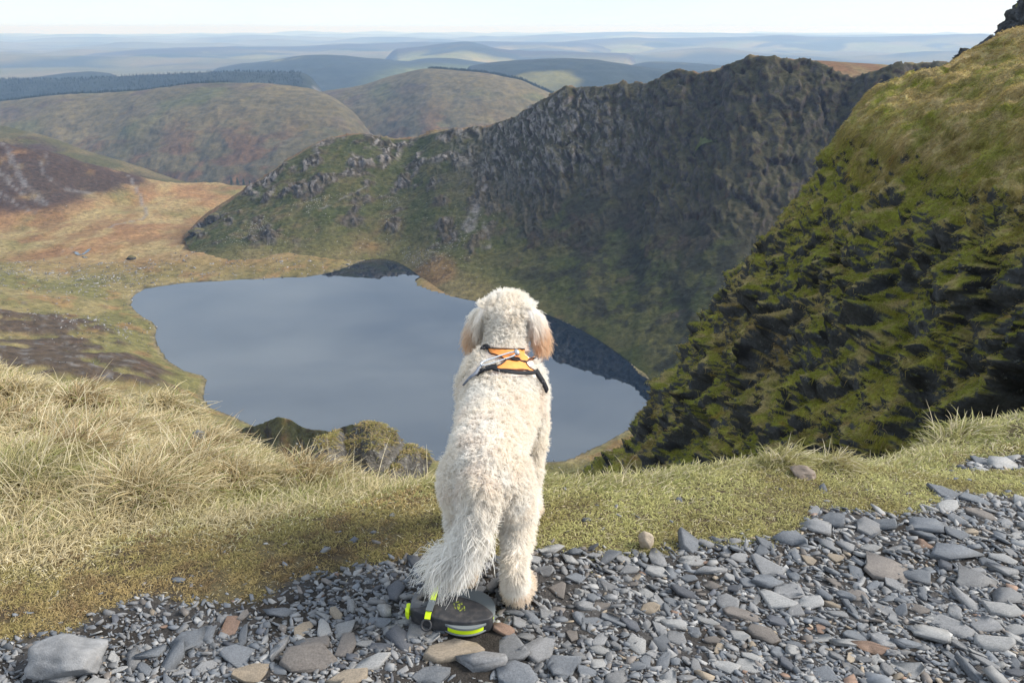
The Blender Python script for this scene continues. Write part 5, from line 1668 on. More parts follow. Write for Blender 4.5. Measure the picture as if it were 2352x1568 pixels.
# face, hidden from behind but there
t = NT('dog_nose_black'); M_NOSE = t.set((0.012, 0.011, 0.012), 0.35, 0.5)
def ball(name, loc, rad, mat, parent, scale=(1, 1, 1)):
    bm = bmesh.new(); bmesh.ops.create_uvsphere(bm, u_segments=14, v_segments=9, radius=rad)
    for v in bm.verts:
        v.co = Vector((v.co.x * scale[0], v.co.y * scale[1], v.co.z * scale[2])) + Vector(loc)
    m = bpy.data.meshes.new(name); bm.to_mesh(m); bm.free()
    m.polygons.foreach_set('use_smooth', np.ones(len(m.polygons), bool))
    return link(name, m, parent, mat)
ball('nose', (0, 0.786, 0.667), 0.017, M_NOSE, DOG, (1.1, 0.8, 0.85))
for s in (-1, 1):
    ball('eye', (s * 0.034, 0.672, 0.715), 0.010, M_NOSE, DOG)

# ---- harness, laid on the coat
t = NT('harness_orange'); nn_ = t.noise(420, 2, 0.5); t.bump(nn_, 0.3, 0.001)
M_ORANGE = t.set(t.mix((0.85, 0.30, 0.075), t.ramp(t.noise(60, 3), [(0.3, 0.85), (0.7, 1.1)]), 1.0, 'MULTIPLY'), 0.6, 0.3)
t = NT('harness_black_webbing'); t.bump(t.noise(500, 2), 0.4, 0.001); M_WEB = t.set((0.012, 0.013, 0.018), 0.7, 0.3)
t = NT('clip_metal'); M_METAL = t.set((0.55, 0.58, 0.62), 0.32, 0.5, Metallic=0.85)
t = NT('clip_webbing'); M_GREYWEB = t.set((0.20, 0.22, 0.27), 0.6, 0.3)

def on_dog(dx, dy, off=0.016):
    """the point of the coat seen at a photo point, lifted by off (world)"""
    o = DOG_INV @ Vector((0, 0, CAM_H))
    d = (DOG_INV.to_3x3() @ Vector(ray(dx, dy))).normalized()
    h = DOG_BVH.ray_cast(o, d)
    if h[0] is None:
        h = DOG_BVH.find_nearest(o + d * 2.7)
    return np.array(DOG_M @ (h[0] + h[1] * off))

HARN = empty('dog_harness', on_dog(1180, 830, 0.0))
tag(HARN, 'orange harness with black webbing on the shoulders of the dog', 'harness')
def child_mesh(name, bm, mat, parent, smooth=True):
    loc = parent.matrix_world if parent.type != 'EMPTY' else Matrix.Translation(parent.location)
    m = bpy.data.meshes.new(name)
    bm.transform(loc.inverted())
    bm.to_mesh(m); bm.free()
    if smooth:
        m.polygons.foreach_set('use_smooth', np.ones(len(m.polygons), bool))
    return link(name, m, parent, mat)

def panel(name, left, right, n, mcols, mat, off=0.017, thick=0.004):
    """sheet between two photo polylines, draped over the dog"""
    Lp = resample(np.column_stack([np.array(left, float), np.zeros(len(left))]), n)
    Rp = resample(np.column_stack([np.array(right, float), np.zeros(len(right))]), n)
    bm = bmesh.new()
    g = [[np.array(on_dog(*((Lp[i] * (1 - k / (mcols - 1)) + Rp[i] * k / (mcols - 1))[:2]), off)) for k in range(mcols)] for i in range(n)]
    g = np.array(g)
    for _ in range(3):
        h = g.copy(); h[1:-1, 1:-1] = (g[:-2, 1:-1] + g[2:, 1:-1] + g[1:-1, :-2] + g[1:-1, 2:]) / 4; g = h
    nn = grid_normals(g); toc = np.array([0, 0, CAM_H]) - g
    nn[np.einsum('ijk,ijk->ij', nn, toc) < 0] *= -1
    V1 = [[bm.verts.new(g[i, k] + nn[i, k] * thick * 0.5) for k in range(mcols)] for i in range(n)]
    V2 = [[bm.verts.new(g[i, k] - nn[i, k] * thick * 0.5) for k in range(mcols)] for i in range(n)]
    for i in range(n - 1):
        for k in range(mcols - 1):
            bm.faces.new((V1[i][k], V1[i][k + 1], V1[i + 1][k + 1], V1[i + 1][k]))
            bm.faces.new((V2[i][k], V2[i + 1][k], V2[i + 1][k + 1], V2[i][k + 1]))
    loop1 = V1[0] + [r[-1] for r in V1[1:]] + V1[-1][-2::-1] + [r[0] for r in V1[-2:0:-1]]
    loop2 = V2[0] + [r[-1] for r in V2[1:]] + V2[-1][-2::-1] + [r[0] for r in V2[-2:0:-1]]
    for a in range(len(loop1)):
        b = (a + 1) % len(loop1)
        bm.faces.new((loop1[a], loop2[a], loop2[b], loop1[b]))
    bmesh.ops.recalc_face_normals(bm, faces=bm.faces)
    rim = [v.co.copy() for v in loop1]
    return child_mesh(name, bm, mat, HARN), g, rim

def tube(bm, pts, r, seg=8, closed=False):
    pts = [Vector(p) for p in pts]
    n = len(pts)
    rings = []
    for i, p in enumerate(pts):
        a = pts[(i - 1) % n] if closed or i > 0 else pts[0]
        b = pts[(i + 1) % n] if closed or i < n - 1 else pts[-1]
        tg = (b - a).normalized()
        u = tg.cross(Vector((0, 0, 1)))
        if u.length < 0.1: u = tg.cross(Vector((1, 0, 0)))
        u.normalize(); w = tg.cross(u)
        rr = r[i] if hasattr(r, '__len__') else r
        rings.append([bm.verts.new(p + (u * math.cos(x) + w * math.sin(x)) * rr) for x in np.linspace(0, 2 * math.pi, seg, endpoint=False)])
    for i in range(n if closed else n - 1):
        A, B = rings[i], rings[(i + 1) % n]
        for k in range(seg):
            bm.faces.new((A[k], A[(k + 1) % seg], B[(k + 1) % seg], B[k]))
    if not closed:
        bm.faces.new(rings[0][::-1]); bm.faces.new(rings[-1])

HARN_PTS = []
up, g1, rim1 = panel('shoulder_panel', [(1124,806),(1130,818),(1150,830),(1162,838)], [(1226,812),(1228,824),(1216,828),(1204,836)], 10, 12, M_ORANGE)
lo, g2, rim2 = panel('back_panel', [(1163,836),(1152,846),(1140,852),(1134,858)], [(1203,834),(1206,842),(1214,850),(1226,856)], 10, 12, M_ORANGE)
HARN_PTS += list(g1.reshape(-1, 3)) + list(g2.reshape(-1, 3))
for g, pn in ((rim1, up), (rim2, lo)):
    bm = bmesh.new(); tube(bm, g, 0.0020, 6, True)
    m = bpy.data.meshes.new('piping'); bm.transform(Matrix.Translation(HARN.location).inverted()); bm.to_mesh(m); bm.free()
    link('piping', m, pn, M_WEB)
def strap(path, w, name='strap', off=0.021):
    c = resample(np.array([on_dog(x, y, off) for x, y in path]), 22)
    bm = bmesh.new()
    tg = np.gradient(c, axis=0); tg /= np.linalg.norm(tg, axis=1)[:, None]
    rows = []
    for i in range(len(c)):
        h = DOG_BVH.find_nearest(DOG_INV @ Vector(c[i]))
        nrm = np.array(DOG_M.to_3x3() @ h[1])
        s = np.cross(tg[i], nrm); s /= np.linalg.norm(s)
        rows.append([bm.verts.new(c[i] + s * a * w + nrm * b * 0.0025) for a, b in ((-.5, -1), (.5, -1), (.5, 1), (-.5, 1))])
    for A, B in zip(rows[:-1], rows[1:]):
        for k in range(4):
            bm.faces.new((A[k], A[(k + 1) % 4], B[(k + 1) % 4], B[k]))
    bm.faces.new(rows[0]); bm.faces.new(rows[-1][::-1])
    bmesh.ops.recalc_face_normals(bm, faces=bm.faces)
    HARN_PTS.extend(list(c))
    return child_mesh(name, bm, M_WEB, HARN)
strap([(1222,853),(1228,864),(1236,878),(1243,896)], 0.018)
strap([(1142,852),(1126,856),(1112,862),(1100,872)], 0.020)
strap([(1128,808),(1118,806),(1112,812)], 0.016)
strap([(1224,816),(1232,822),(1238,832)], 0.016)
strap([(1134,858),(1160,864),(1190,865),(1224,858)], 0.012)
bm = bmesh.new()
b = [on_dog(1178 + 9 * math.cos(x), 836 + 3 * math.sin(x), 0.024) for x in np.linspace(0, 6.283, 14, endpoint=False)]
tube(bm, b, 0.003, 6, True)
child_mesh('ring_loop', bm, M_WEB, HARN)
# carabiner of the lead: two long bars and a small swivel
bm = bmesh.new()
A, B = on_dog(1178, 824, 0.032), on_dog(1116, 852, 0.030)
ax = B - A; L_ = np.linalg.norm(ax); ax /= L_
sd = np.cross(ax, np.array([0, -0.6, 0.8])); sd /= np.linalg.norm(sd)
loop = []
for k in range(28):
    x = k / 28 * 2 * math.pi
    e = np.sign(math.cos(x)) * abs(math.cos(x)) ** 0.5 * 0.5
    f = np.sign(math.sin(x)) * abs(math.sin(x)) ** 0.8 * 0.5
    loop.append((A + B) / 2 + ax * e * L_ + sd * f * 0.017)
tube(bm, loop, 0.0030, 8, True)
child_mesh('clip_hook', bm, M_METAL, HARN)
bm = bmesh.new(); tube(bm, [on_dog(1176, 818, 0.034), on_dog(1180, 822, 0.036), on_dog(1184, 828, 0.034)], [0.006, 0.008, 0.006], 10); child_mesh('swivel', bm, M_METAL, HARN)
bm = bmesh.new(); tube(bm, [on_dog(x, y, 0.026) for x, y in ((1118,850),(1110,858),(1105,868),(1094,878),(1080,892))], [0.004, 0.0045, 0.006, 0.005, 0.003], 8); child_mesh('clip_webbing', bm, M_GREYWEB, HARN)

# ---- coat
def dog_fur(N=150000):
    tri = dv[dt]
    ar = np.linalg.norm(np.cross(tri[:, 1] - tri[:, 0], tri[:, 2] - tri[:, 0]), axis=1)
    ctr = tri.mean(1)
    wgt = ar * np.where(ctr[:, 2] < 0.012, 0.1, 1.0) * np.where(ctr[:, 1] > 0.66, 0.4, 1.0)
    f = RNG.choice(len(dt), N, p=wgt / wgt.sum())
    u = RNG.random((N, 2)); s = np.sqrt(u[:, 0])
    bc = np.column_stack([1 - s, s * (1 - u[:, 1]), s * u[:, 1]])
    root = np.einsum('ij,ijk->ik', bc, tri[f])
    vn = np.empty(len(dv) * 3); me.vertices.foreach_get('normal', vn); vn = vn.reshape(-1, 3)
    nrm = np.einsum('ij,ijk->ik', bc, vn[dt[f]]); nrm /= np.linalg.norm(nrm, axis=1)[:, None]
    tp, td, tt = seg_near(root, TAIL)
    tail = sstep(0.062, 0.045, td) * sstep(0.06, 0.30, tp)
    ear = np.zeros(N); ep = np.zeros(N); et = np.zeros((N, 3)); es = np.zeros(N)
    for sgn in (-1, 1):
        a, b, c = seg_near(root, EARS[sgn])
        e = (b < 0.05) & (root[:, 0] * sgn > 0.076) & (root[:, 2] < 0.735)
        ear[e] = 1; ep[e] = a[e]; et[e] = c[e]; es[e] = sgn
    head = sstep(0.57, 0.63, root[:, 2]) * (1 - ear)
    leg = sstep(0.36, 0.26, root[:, 2]) * (1 - tail)
    paw = sstep(0.07, 0.04, root[:, 2])
    body = np.clip(1 - tail - ear - head - leg, 0, 1)
    L = 0.025 * body + 0.024 * leg + 0.026 * head + 0.040 * ear + tail * (0.042 + 0.045 * sstep(0.1, 0.8, tp))
    L *= 1 - 0.35 * paw * (1 - tail)
    L *= RNG.uniform(0.6, 1.25, N) * (1 + 0.35 * fbm(root, 25, 2, seed=118))
    down = np.array([0, 0, -1.0]); backw = np.array([0, -1.0, 0])
    dirn = nrm * 1.0 + backw * (0.35 * body)[:, None] + down * (0.25 * body + 0.75 * leg * (1 - paw) + 0.35 * paw)[:, None]
    dirn = dirn + (backw * 0.2 + np.array([0, 0, 0.15])) * head[:, None]
    dirn = dirn * (1 - ear)[:, None] + (nrm * 0.35 + et * 1.0) * ear[:, None]
    fan = np.column_stack([np.full(N, -0.16), np.full(N, -0.04), np.full(N, -0.30)])
    dirn = dirn * (1 - tail)[:, None] + (nrm * 0.50 + tt * 0.85 + fan) * tail[:, None]
    # clumps
    M = N // 9
    ci = RNG.choice(N, M, replace=False)
    kd = KDTree(M)
    for k in range(M):
        kd.insert(root[ci[k]], k)
    kd.balance()
    cid = np.array([kd.find(r)[1] for r in root])
    cen = root[ci][cid]
    cdir = RNG.normal(size=(M, 3))[cid]
    swirl = np.column_stack([fbm(root, 38, 2, seed=115), fbm(root, 38, 2, seed=116), fbm(root, 38, 2, seed=117)])
    swirl[:, 2] -= 0.1
    dirn = dirn + cdir * (0.26 * body + 0.16 * leg + 0.24 * head + 0.14 * ear + 0.10 * tail)[:, None] + swirl * (0.85 * body + 0.35 * leg + 0.45 * head + 0.25 * ear + 0.75 * tail)[:, None] + RNG.normal(size=(N, 3)) * 0.17
    dirn /= np.linalg.norm(dirn, axis=1)[:, None]
    ph = RNG.uniform(0, 6.28, M)[cid] + RNG.normal(size=N) * 0.35
    hand = np.where(RNG.random(M) < 0.5, -1, 1)[cid]
    turns = (1.15 * body + 0.6 * leg + 0.9 * head + 0.7 * ear + 0.9 * tail) * RNG.uniform(0.8, 1.25, M)[cid]
    crad = 0.0036 * body + 0.0022 * leg + 0.0030 * head + 0.006 * ear + 0.013 * tail
    a = np.cross(dirn, np.array([0.31, 0.52, 0.79])); a /= np.linalg.norm(a, axis=1)[:, None]
    b = np.cross(dirn, a)
    K = 9
    tv = np.linspace(0, 1, K)
    pts = np.zeros((N, K, 3))
    for k, t_ in enumerate(tv):
        ang = ph + hand * turns * 2 * np.pi * t_
        r = crad * t_ ** 0.8
        pull = (cen - root) * (0.55 * t_)
        pts[:, k] = root - nrm * 0.002 + dirn * (L * t_)[:, None] + pull * (1 - 0.4 * tail)[:, None] + (a * np.cos(ang)[:, None] + b * np.sin(ang)[:, None]) * r[:, None]
        pts[:, k, 2] -= (L * t_ ** 2) * (0.10 + 0.35 * ear + 0.30 * tail)
    pts[..., 2] = np.maximum(pts[..., 2], 0.006)
    # flattened under the harness
    hp = np.array([np.array(DOG_INV @ Vector(p)) for p in HARN_PTS])
    kh = KDTree(len(hp))
    for k, p in enumerate(hp):
        kh.insert(p, k)
    kh.balance()
    near = np.array([kh.find(r)[2] for r in root])
    keep = (near > 0.022) | (ear > 0)
    base = np.array([0.96, 0.89, 0.79]); warm = np.array([0.95, 0.83, 0.72]); apri = np.array([0.74, 0.46, 0.25]); white = np.array([0.96, 0.935, 0.89])
    n1 = fbm(root, 9, 3, seed=111)
    col = np.tile(base, (N, 1))
    col = mixc(col, white, sstep(-0.2, 0.3, n1) * 0.7)
    col = mixc(col, warm, sstep(0.05, 0.4, fbm(root, 11, 3, seed=112)) * 0.55 * body)
    col = mixc(col, apri, ear * sstep(0.15, 0.8, ep + 0.25 * n1) * 0.8 * (0.35 + 0.65 * sstep(0.098, 0.115, np.abs(root[:, 0]))))
    col = mixc(col, np.array([0.78, 0.62, 0.46]), paw * 0.6 * (1 - tail))
    col = mixc(col, white, tail * 0.6)
    col *= RNG.uniform(0.92, 1.04, (N, 1))
    rad = (0.00085 + 0.0002 * tail)[:, None] * np.linspace(1, 0.35, K)[None]
    o = curves_np('coat', pts[keep].reshape(-1, 3), np.full(int(keep.sum()), K), rad[keep].ravel(), col[keep], DOG, M_FUR)
dog_fur()

# ================================================================== THE LEAD REEL
def reel():
    O = g_hit(938, 1458)
    zb = 0.012
    # plan outline read from the photograph, put into metres (x right, y away)
    def L2(zx, zy):
        return ((zx - 310) / 1540 * 0.238, (1080 - zy) / 680 * 0.155)
    root = empty('lead_reel', (O[0], O[1] - 0.005, zb))
    tag(root, 'black retractable dog lead reel with neon yellow tape lying on the gravel', 'dog lead')
    t = NT('reel_black_plastic')
    n1 = t.noise(45, 5, 0.65); n2 = t.noise(14, 4, 0.6)
    c = t.mix((0.030, 0.031, 0.036), (0.11, 0.10, 0.095), t.ramp(n1, [(0.45, 0.0), (0.75, 0.6)]))
    t.bump(n1, 0.15, 0.002)
    MB_ = t.set(c, 0.55, 0.4)
    t = NT('reel_grey_rubber'); MG_ = t.set(t.mix((0.085, 0.09, 0.10), (0.16, 0.16, 0.155), t.ramp(t.noise(60, 4), [(0.4, 0.0), (0.7, 0.7)])), 0.7, 0.3)
    t = NT('neon_yellow_tape'); t.bump(t.noise(900, 2), 0.3, 0.0005); MY_ = t.set((0.62, 0.80, 0.015), 0.5, 0.3)
    t = NT('reel_rim_grey'); MR_ = t.set((0.16, 0.18, 0.19), 0.5, 0.4)
    def slab(name, outer, holes, z0, z1, mat, parent, bev=0.004):
        bm = bmesh.new()
        es = []
        for lp in [outer] + holes:
            vs = [bm.verts.new((x, y, z0)) for x, y in lp]
            es += [bm.edges.new((vs[i], vs[(i + 1) % len(vs)])) for i in range(len(vs))]
        bmesh.ops.triangle_fill(bm, edges=es, use_beauty=True)
        ext = bmesh.ops.extrude_face_region(bm, geom=bm.faces[:])
        for v in [g for g in ext['geom'] if isinstance(g, bmesh.types.BMVert)]:
            v.co.z = z1
        bmesh.ops.recalc_face_normals(bm, faces=bm.faces)
        sharp = [e for e in bm.edges if len(e.link_faces) == 2 and e.calc_face_angle(0) > 1.0]
        bmesh.ops.bevel(bm, geom=sharp, offset=bev, segments=3, profile=0.6, affect='EDGES')
        m = bpy.data.meshes.new(name); bm.to_mesh(m); bm.free()
        m.polygons.foreach_set('use_smooth', np.ones(len(m.polygons), bool))
        o = link(name, m, parent, mat)
        o.data.shade_auto_smooth if False else None
        return o
    def smooth_loop(pts, n):
        p = np.array([L2(*q) + (0.0,) for q in pts])
        p = np.vstack([p[-2:], p, p[:3]])
        L = np.arange(len(p), dtype=float)
        return [(q[0], q[1]) for q in catmull(p, np.linspace(2, len(p) - 3, n, endpoint=False), L)]
    body = smooth_loop([(960,590),(1150,600),(1400,650),(1640,740),(1800,850),(1855,930),(1800,1000),(1640,1045),(1400,1080),(1100,1072),(850,1030),(600,960),(400,900),(330,850),(350,790),(520,750),(760,720),(900,650)], 60)
    handle_o = smooth_loop([(330,850),(310,740),(330,620),(400,510),(500,445),(620,405),(760,410),(880,455),(960,540),(950,640),(860,740),(760,790),(560,830)], 56)
    hole = smooth_loop([(430,690),(500,620),(570,540),(640,470),(760,450),(860,500),(870,570),(800,650),(690,705),(560,728)], 40)
    hb = slab('housing', body, [], 0.0, 0.047, MB_, root, 0.005)
    slab('handle', handle_o, [hole], 0.008, 0.050, MG_, root, 0.007)
    # spool peeping out of the slot on the near side
    def disc(name, cx, cy, r, z0, z1, mat, parent):
        pts = [(cx + r * math.cos(a), cy + r * math.sin(a)) for a in np.linspace(0, 2 * math.pi, 48, endpoint=False)]
        return slab(name, pts, [], z0, z1, mat, parent, 0.0012)
    cx, cy = L2(1330, 760)
    rr = 0.0865
    disc('spool_rim', cx, cy, rr, 0.006, 0.0105, MR_, root)
    disc('tape_coil', cx, cy, rr - 0.003, 0.0108, 0.0260, MY_, root)
    disc('spool_rim', cx, cy, rr, 0.0263, 0.034, MR_, root)
    # strap, ring, brake button, emblem, screws
    def ribbon(name, pts, w, mat, parent, th=0.0022):
        c = resample(np.array(pts, float), 16)
        bm = bmesh.new(); rows = []
        tg = np.gradient(c, axis=0); tg /= np.linalg.norm(tg, axis=1)[:, None]
        for q, tt in zip(c, tg):
            s = np.cross(tt, [0, 0, 1.0]); s /= np.linalg.norm(s); nn = np.cross(s, tt)
            rows.append([bm.verts.new(q + s * a * w + nn * bb * th) for a, bb in ((-.5, -.5), (.5, -.5), (.5, .5), (-.5, .5))])
        for A, B in zip(rows[:-1], rows[1:]):
            for k in range(4): bm.faces.new((A[k], A[(k + 1) % 4], B[(k + 1) % 4], B[k]))
        bm.faces.new(rows[0]); bm.faces.new(rows[-1][::-1])
        bmesh.ops.recalc_face_normals(bm, faces=bm.faces)
        m = bpy.data.meshes.new(name); bm.to_mesh(m); bm.free()
        return link(name, m, parent, mat)
    def pt(zx, zy, z):
        x, y = L2(zx, zy); return (x, y - (z - 0.047) * 0.0, z)
    st = ribbon('tape_strap', [pt(800,330,0.040), pt(790,400,0.058), pt(755,560,0.062), pt(715,790,0.060), pt(690,870,0.056), pt(665,975,0.052), pt(655,1035,0.044)], 0.0165, MY_, root)
    ribbon('strap_sleeve', [pt(716,785,0.0625), pt(700,850,0.0610), pt(672,955,0.0575)], 0.0190, MR_, st, 0.004)
    bm = bmesh.new()
    x0, y0 = L2(640, 1085)
    tube(bm, [(x0 + 0.0135 * math.cos(a), y0 + 0.004 + 0.008 * math.sin(a), 0.029 + 0.012 * math.sin(a)) for a in np.linspace(0, 6.283, 20, endpoint=False)], 0.0032, 8, True)
    m = bpy.data.meshes.new('ring'); bm.to_mesh(m); bm.free(); m.polygons.foreach_set('use_smooth', np.ones(len(m.polygons), bool)); link('ring', m, root, MB_)
    bt = smooth_loop([(225,740),(270,720),(320,745),(310,800),(300,850),(290,905),(250,890),(215,830),(235,790)], 24)
    slab('brake_button', bt, [], 0.014, 0.040, MY_, root, 0.003)
    t = NT('emblem_worn_yellow'); ME_ = t.set(t.mix((0.24, 0.29, 0.04), (0.06, 0.06, 0.06), t.ramp(t.noise(160, 3), [(0.5, 0.0), (0.6, 1.0)])), 0.6, 0.3)
    em = None
    bm = bmesh.new()
    zt = 0.0474
    def blob(pts):
        vs = [bm.verts.new(L2(*q) + (zt,)) for q in pts]
        bm.faces.new(vs)
    blob([(1180,770),(1215,750),(1235,790),(1230,850),(1200,870),(1178,820)])
    blob([(1235,745),(1262,720),(1285,760),(1262,775),(1240,770)])
    blob([(1140,735),(1165,715),(1205,712),(1200,728),(1160,740)])
    blob([(1300,795),(1322,800),(1336,870),(1315,880),(1300,840)])
    blob([(1220,880),(1262,862),(1276,820),(1286,830),(1275,875),(1235,895)])
    blob([(1105,750),(1118,745),(1135,800),(1160,845),(1150,855),(1120,810)])
    r = bmesh.ops.extrude_face_region(bm, geom=bm.faces[:])
    for v in [g for g in r['geom'] if isinstance(g, bmesh.types.BMVert)]: v.co.z += 0.0006
    bmesh.ops.recalc_face_normals(bm, faces=bm.faces)
    m = bpy.data.meshes.new('emblem'); bm.to_mesh(m); bm.free(); link('emblem', m, hb, ME_)
    for q in ((860, 1000), (520, 812)):
        x, y = L2(*q)
        disc('screw_hole', x, y, 0.0025, 0.0455 if q[0] > 600 else 0.048, 0.0478 if q[0] > 600 else 0.0506, M_NOSE, root)
    root.rotation_euler = (math.radians(0), math.radians(2.0), math.radians(0))
reel()
# ================================================================== SMALL FAR THINGS
def join_scatter(name, protos, pos, scale, yaw, cols, mat, label, cat, flat=True):
    V, Fc, Cc = [], [], []
    base = 0
    for k in range(len(pos)):
        vs, fs = protos[k % len(protos)]
        ca, sa = math.cos(yaw[k]), math.sin(yaw[k])
        v = vs * scale[k]
        V.append(np.column_stack([v[:, 0] * ca - v[:, 1] * sa, v[:, 0] * sa + v[:, 1] * ca, v[:, 2]]) + pos[k])
        Fc.append(fs + base); base += len(vs)
        Cc.append(np.tile(cols[k], (len(vs), 1)))
    o = link(name, mesh_np(name, np.vstack(V), np.vstack(Fc), np.vstack(Cc), smooth=not flat), None, mat)
    return tag(o, label, cat, kind='stuff')

t = NT('far_rock'); M_FROCK = t.set(t.mix(t.attr('col'), t.ramp(t.noise(0.8, 4), [(0.3, 0.7), (0.7, 1.3)]), 1.0, 'MULTIPLY'), 0.9, 0.2)
ROCKP = []
for i in range(10):
    vs, fs, th, el = slate_arrays(3000 + i, 6, False)
    vs = vs.copy(); vs[:, 2] *= 2.6
    ROCKP.append((vs, fs))

def litter():
    # boulders lying on the cwm floor and the ridge foot
    cw = CWM
    x, y, z = cw.T
    f = fbm(cw, 1 / 75, 3, seed=131)
    ins = in_poly(cw[:, :2], shore_w)
    w = sstep(0.02, 0.3, f) * (~ins) * ((y > 330) & (y < 1100)) * (z > LAKE_Z)
    c1 = Pz(200, 650, -229); c2 = Pz(250, 765, -222); c3 = Pz(700, 590, -226)
    for c, r, a in ((c1, 60, 9.0), (c2, 35, 6.0), (c3, 70, 2.0)):
        w = w + a * np.exp(-((x - c[0]) ** 2 / (r * 1.6) ** 2 + (y - c[1]) ** 2 / r ** 2)) * (~ins)
    w = w * (y ** 1.2)
    ix = RNG.choice(len(cw), 2600, p=w / w.sum())
    pos = cw[ix] + np.column_stack([RNG.normal(size=(2600, 2)) * 1.2, np.zeros(2600)])
    sc = RNG.uniform(0.7, 1.9, 2600) * np.where(RNG.random(2600) < 0.06, 2.0, 1.0) * np.clip(pos[:, 1] / 620, 0.7, 1.5)
    R = RIDGE[8:140, :400].reshape(-1, 3)
    w2 = sstep(0.0, 0.35, fbm(R, 1 / 60, 3, seed=132)) + 0.05
    jx = RNG.choice(len(R), 1500, p=w2 / w2.sum())
    pos = np.vstack([pos, R[jx]]); sc = np.concatenate([sc, RNG.uniform(0.6, 1.7, 1500)])
    n = len(pos)
    cols = np.where(RNG.random((n, 1)) < 0.7, C_ROCKL[None] * 0.95, C_ROCK[None] * 1.1) * RNG.uniform(0.7, 1.2, (n, 1))
    join_scatter('boulder_litter', ROCKP, pos, sc, RNG.uniform(0, 6.28, n), cols, M_FROCK, 'pale boulders scattered over the moor beside the lake', 'boulders')
litter()

CONE = []
for i in range(6):
    r = np.random.default_rng(400 + i)
    k = 6
    vs, fs = [], []
    for (z0, z1, rad) in ((0.12, 0.55, 0.20), (0.38, 0.80, 0.15), (0.62, 1.0, 0.09)):
        b = len(vs)
        for j in range(k):
            a = 2 * np.pi * j / k + r.uniform(-.2, .2)
            q = rad * r.uniform(0.8, 1.15)
            vs.append((q * math.cos(a), q * math.sin(a), z0 + r.uniform(-.03, .03)))
        vs.append((0, 0, z1))
        fs += [(b + j, b + (j + 1) % k, b + k) for j in range(k)]
    CONE.append((np.array(vs), np.array(fs, np.int32)))
t = NT('conifer_far'); M_CON = t.set(t.attr('col'), 0.95, 0.1)

def forests():
    def rows(g, r0, r1, c0, c1, n, label, h=(13, 20)):
        sub = g[r0:r1, c0:c1].reshape(-1, 3)
        ix = RNG.choice(len(sub), n)
        pos = sub[ix] + np.column_stack([RNG.normal(size=(n, 2)) * 6, np.full(n, -0.5)])
        join_scatter('forest', CONE, pos, RNG.uniform(h[0], h[1], n), RNG.uniform(0, 6.28, n), np.array([0.020, 0.027, 0.021])[None] * RNG.uniform(0.6, 1.4, (n, 1)), M_CON, label, 'forest')
    A, _ = MID_A; B, _ = MID_B; Wd, _ = WOOD_L
    dxA = (512 + FPX * A[189, :, 0] / (A[189, :, 1] * CP - (A[189, :, 2] - CAM_H) * SP)) / S_D
    cA = int(np.argmax(dxA > 520))
    rows(A, 190, 192, 0, cA, 3200, 'dark conifer plantation along the top of the broad olive hill', (5, 13))
    dxB = (512 + FPX * B[149, :, 0] / (B[149, :, 1] * CP - (B[149, :, 2] - CAM_H) * SP)) / S_D
    b0, b1 = int(np.argmax(dxB > 985)), int(np.argmax(dxB > 1300))
    rows(B, 150, 153, b0, b1, 1700, 'dark wood along the top of the grassy dome hill', (6, 14))
    dxW = (512 + FPX * Wd[59, :, 0] / (Wd[59, :, 1] * CP - (Wd[59, :, 2] - CAM_H) * SP)) / S_D
    w1 = int(np.argmax(dxW > 690))
    rows(Wd, 8, 62, 0, w1, 6000, 'long dark conifer forest on the ridge beyond the olive hill', (7, 15))
forests()

# ---- a few single conifers in the valley gap
def conifers():
    t = NT('conifer_bark'); mb = t.set((0.05, 0.035, 0.025), 0.95, 0.1)
    spots = [(452,424,2200,16,'shrubby dark tree at the valley gap left of the brown knoll'),(532,421,2150,24,'tall dark conifer, leftmost of the clump beyond the brown knoll'),(546,423,2160,26,'tallest dark conifer in the clump beyond the brown knoll'),(560,424,2150,22,'rounded dark conifer in the middle of the clump beyond the brown knoll'),(574,425,2140,18,'short dark conifer right in the clump beyond the brown knoll'),(592,424,2120,17,'lone dark conifer right of the clump beyond the brown knoll')]
    for k, (dx, dy, Y, h, lab) in enumerate(spots):
        p = P(dx, dy, Y)
        o = empty('conifer_tree', (p[0], p[1], p[2] - h * 0.25))
        tag(o, lab, 'tree', 'conifers in the valley gap')
        r = np.random.default_rng(700 + k)
        bm = bmesh.new()
        bmesh.ops.create_cone(bm, cap_ends=True, segments=7, radius1=h * 0.03, radius2=h * 0.008, depth=h * 0.9)
        bmesh.ops.translate(bm, verts=bm.verts, vec=(0, 0, h * 0.45))
        m = bpy.data.meshes.new('trunk'); bm.to_mesh(m); bm.free(); link('trunk', m, o, mb)
        n = 420
        zz_ = r.random(n) ** 0.8 * 0.88 + 0.10
        rad = (1.02 - zz_) * 0.24 * r.uniform(0.5, 1.0, n) ** 0.5
        an = r.uniform(0, 6.283, n)
        c = np.column_stack([rad * np.cos(an), rad * np.sin(an), zz_]) * h
        out = np.column_stack([np.cos(an), np.sin(an), np.full(n, -0.35)])
        sd = np.column_stack([-np.sin(an), np.cos(an), np.zeros(n)])
        s = h * 0.055 * r.uniform(0.7, 1.4, n)[:, None]
        V = np.stack([c + out * s * 1.3, c - out * s * 0.5 + sd * s * 0.6, c - out * s * 0.5 - sd * s * 0.6], 1).reshape(-1, 3)
        Fs = np.arange(n * 3).reshape(-1, 3)
        cc = np.repeat(np.array([0.022, 0.040, 0.020])[None] * r.uniform(0.6, 1.5, (n, 1)), 3, axis=0)
        link('crown', mesh_np('crown', V, Fs, cc, smooth=False), o, M_CON)
conifers()

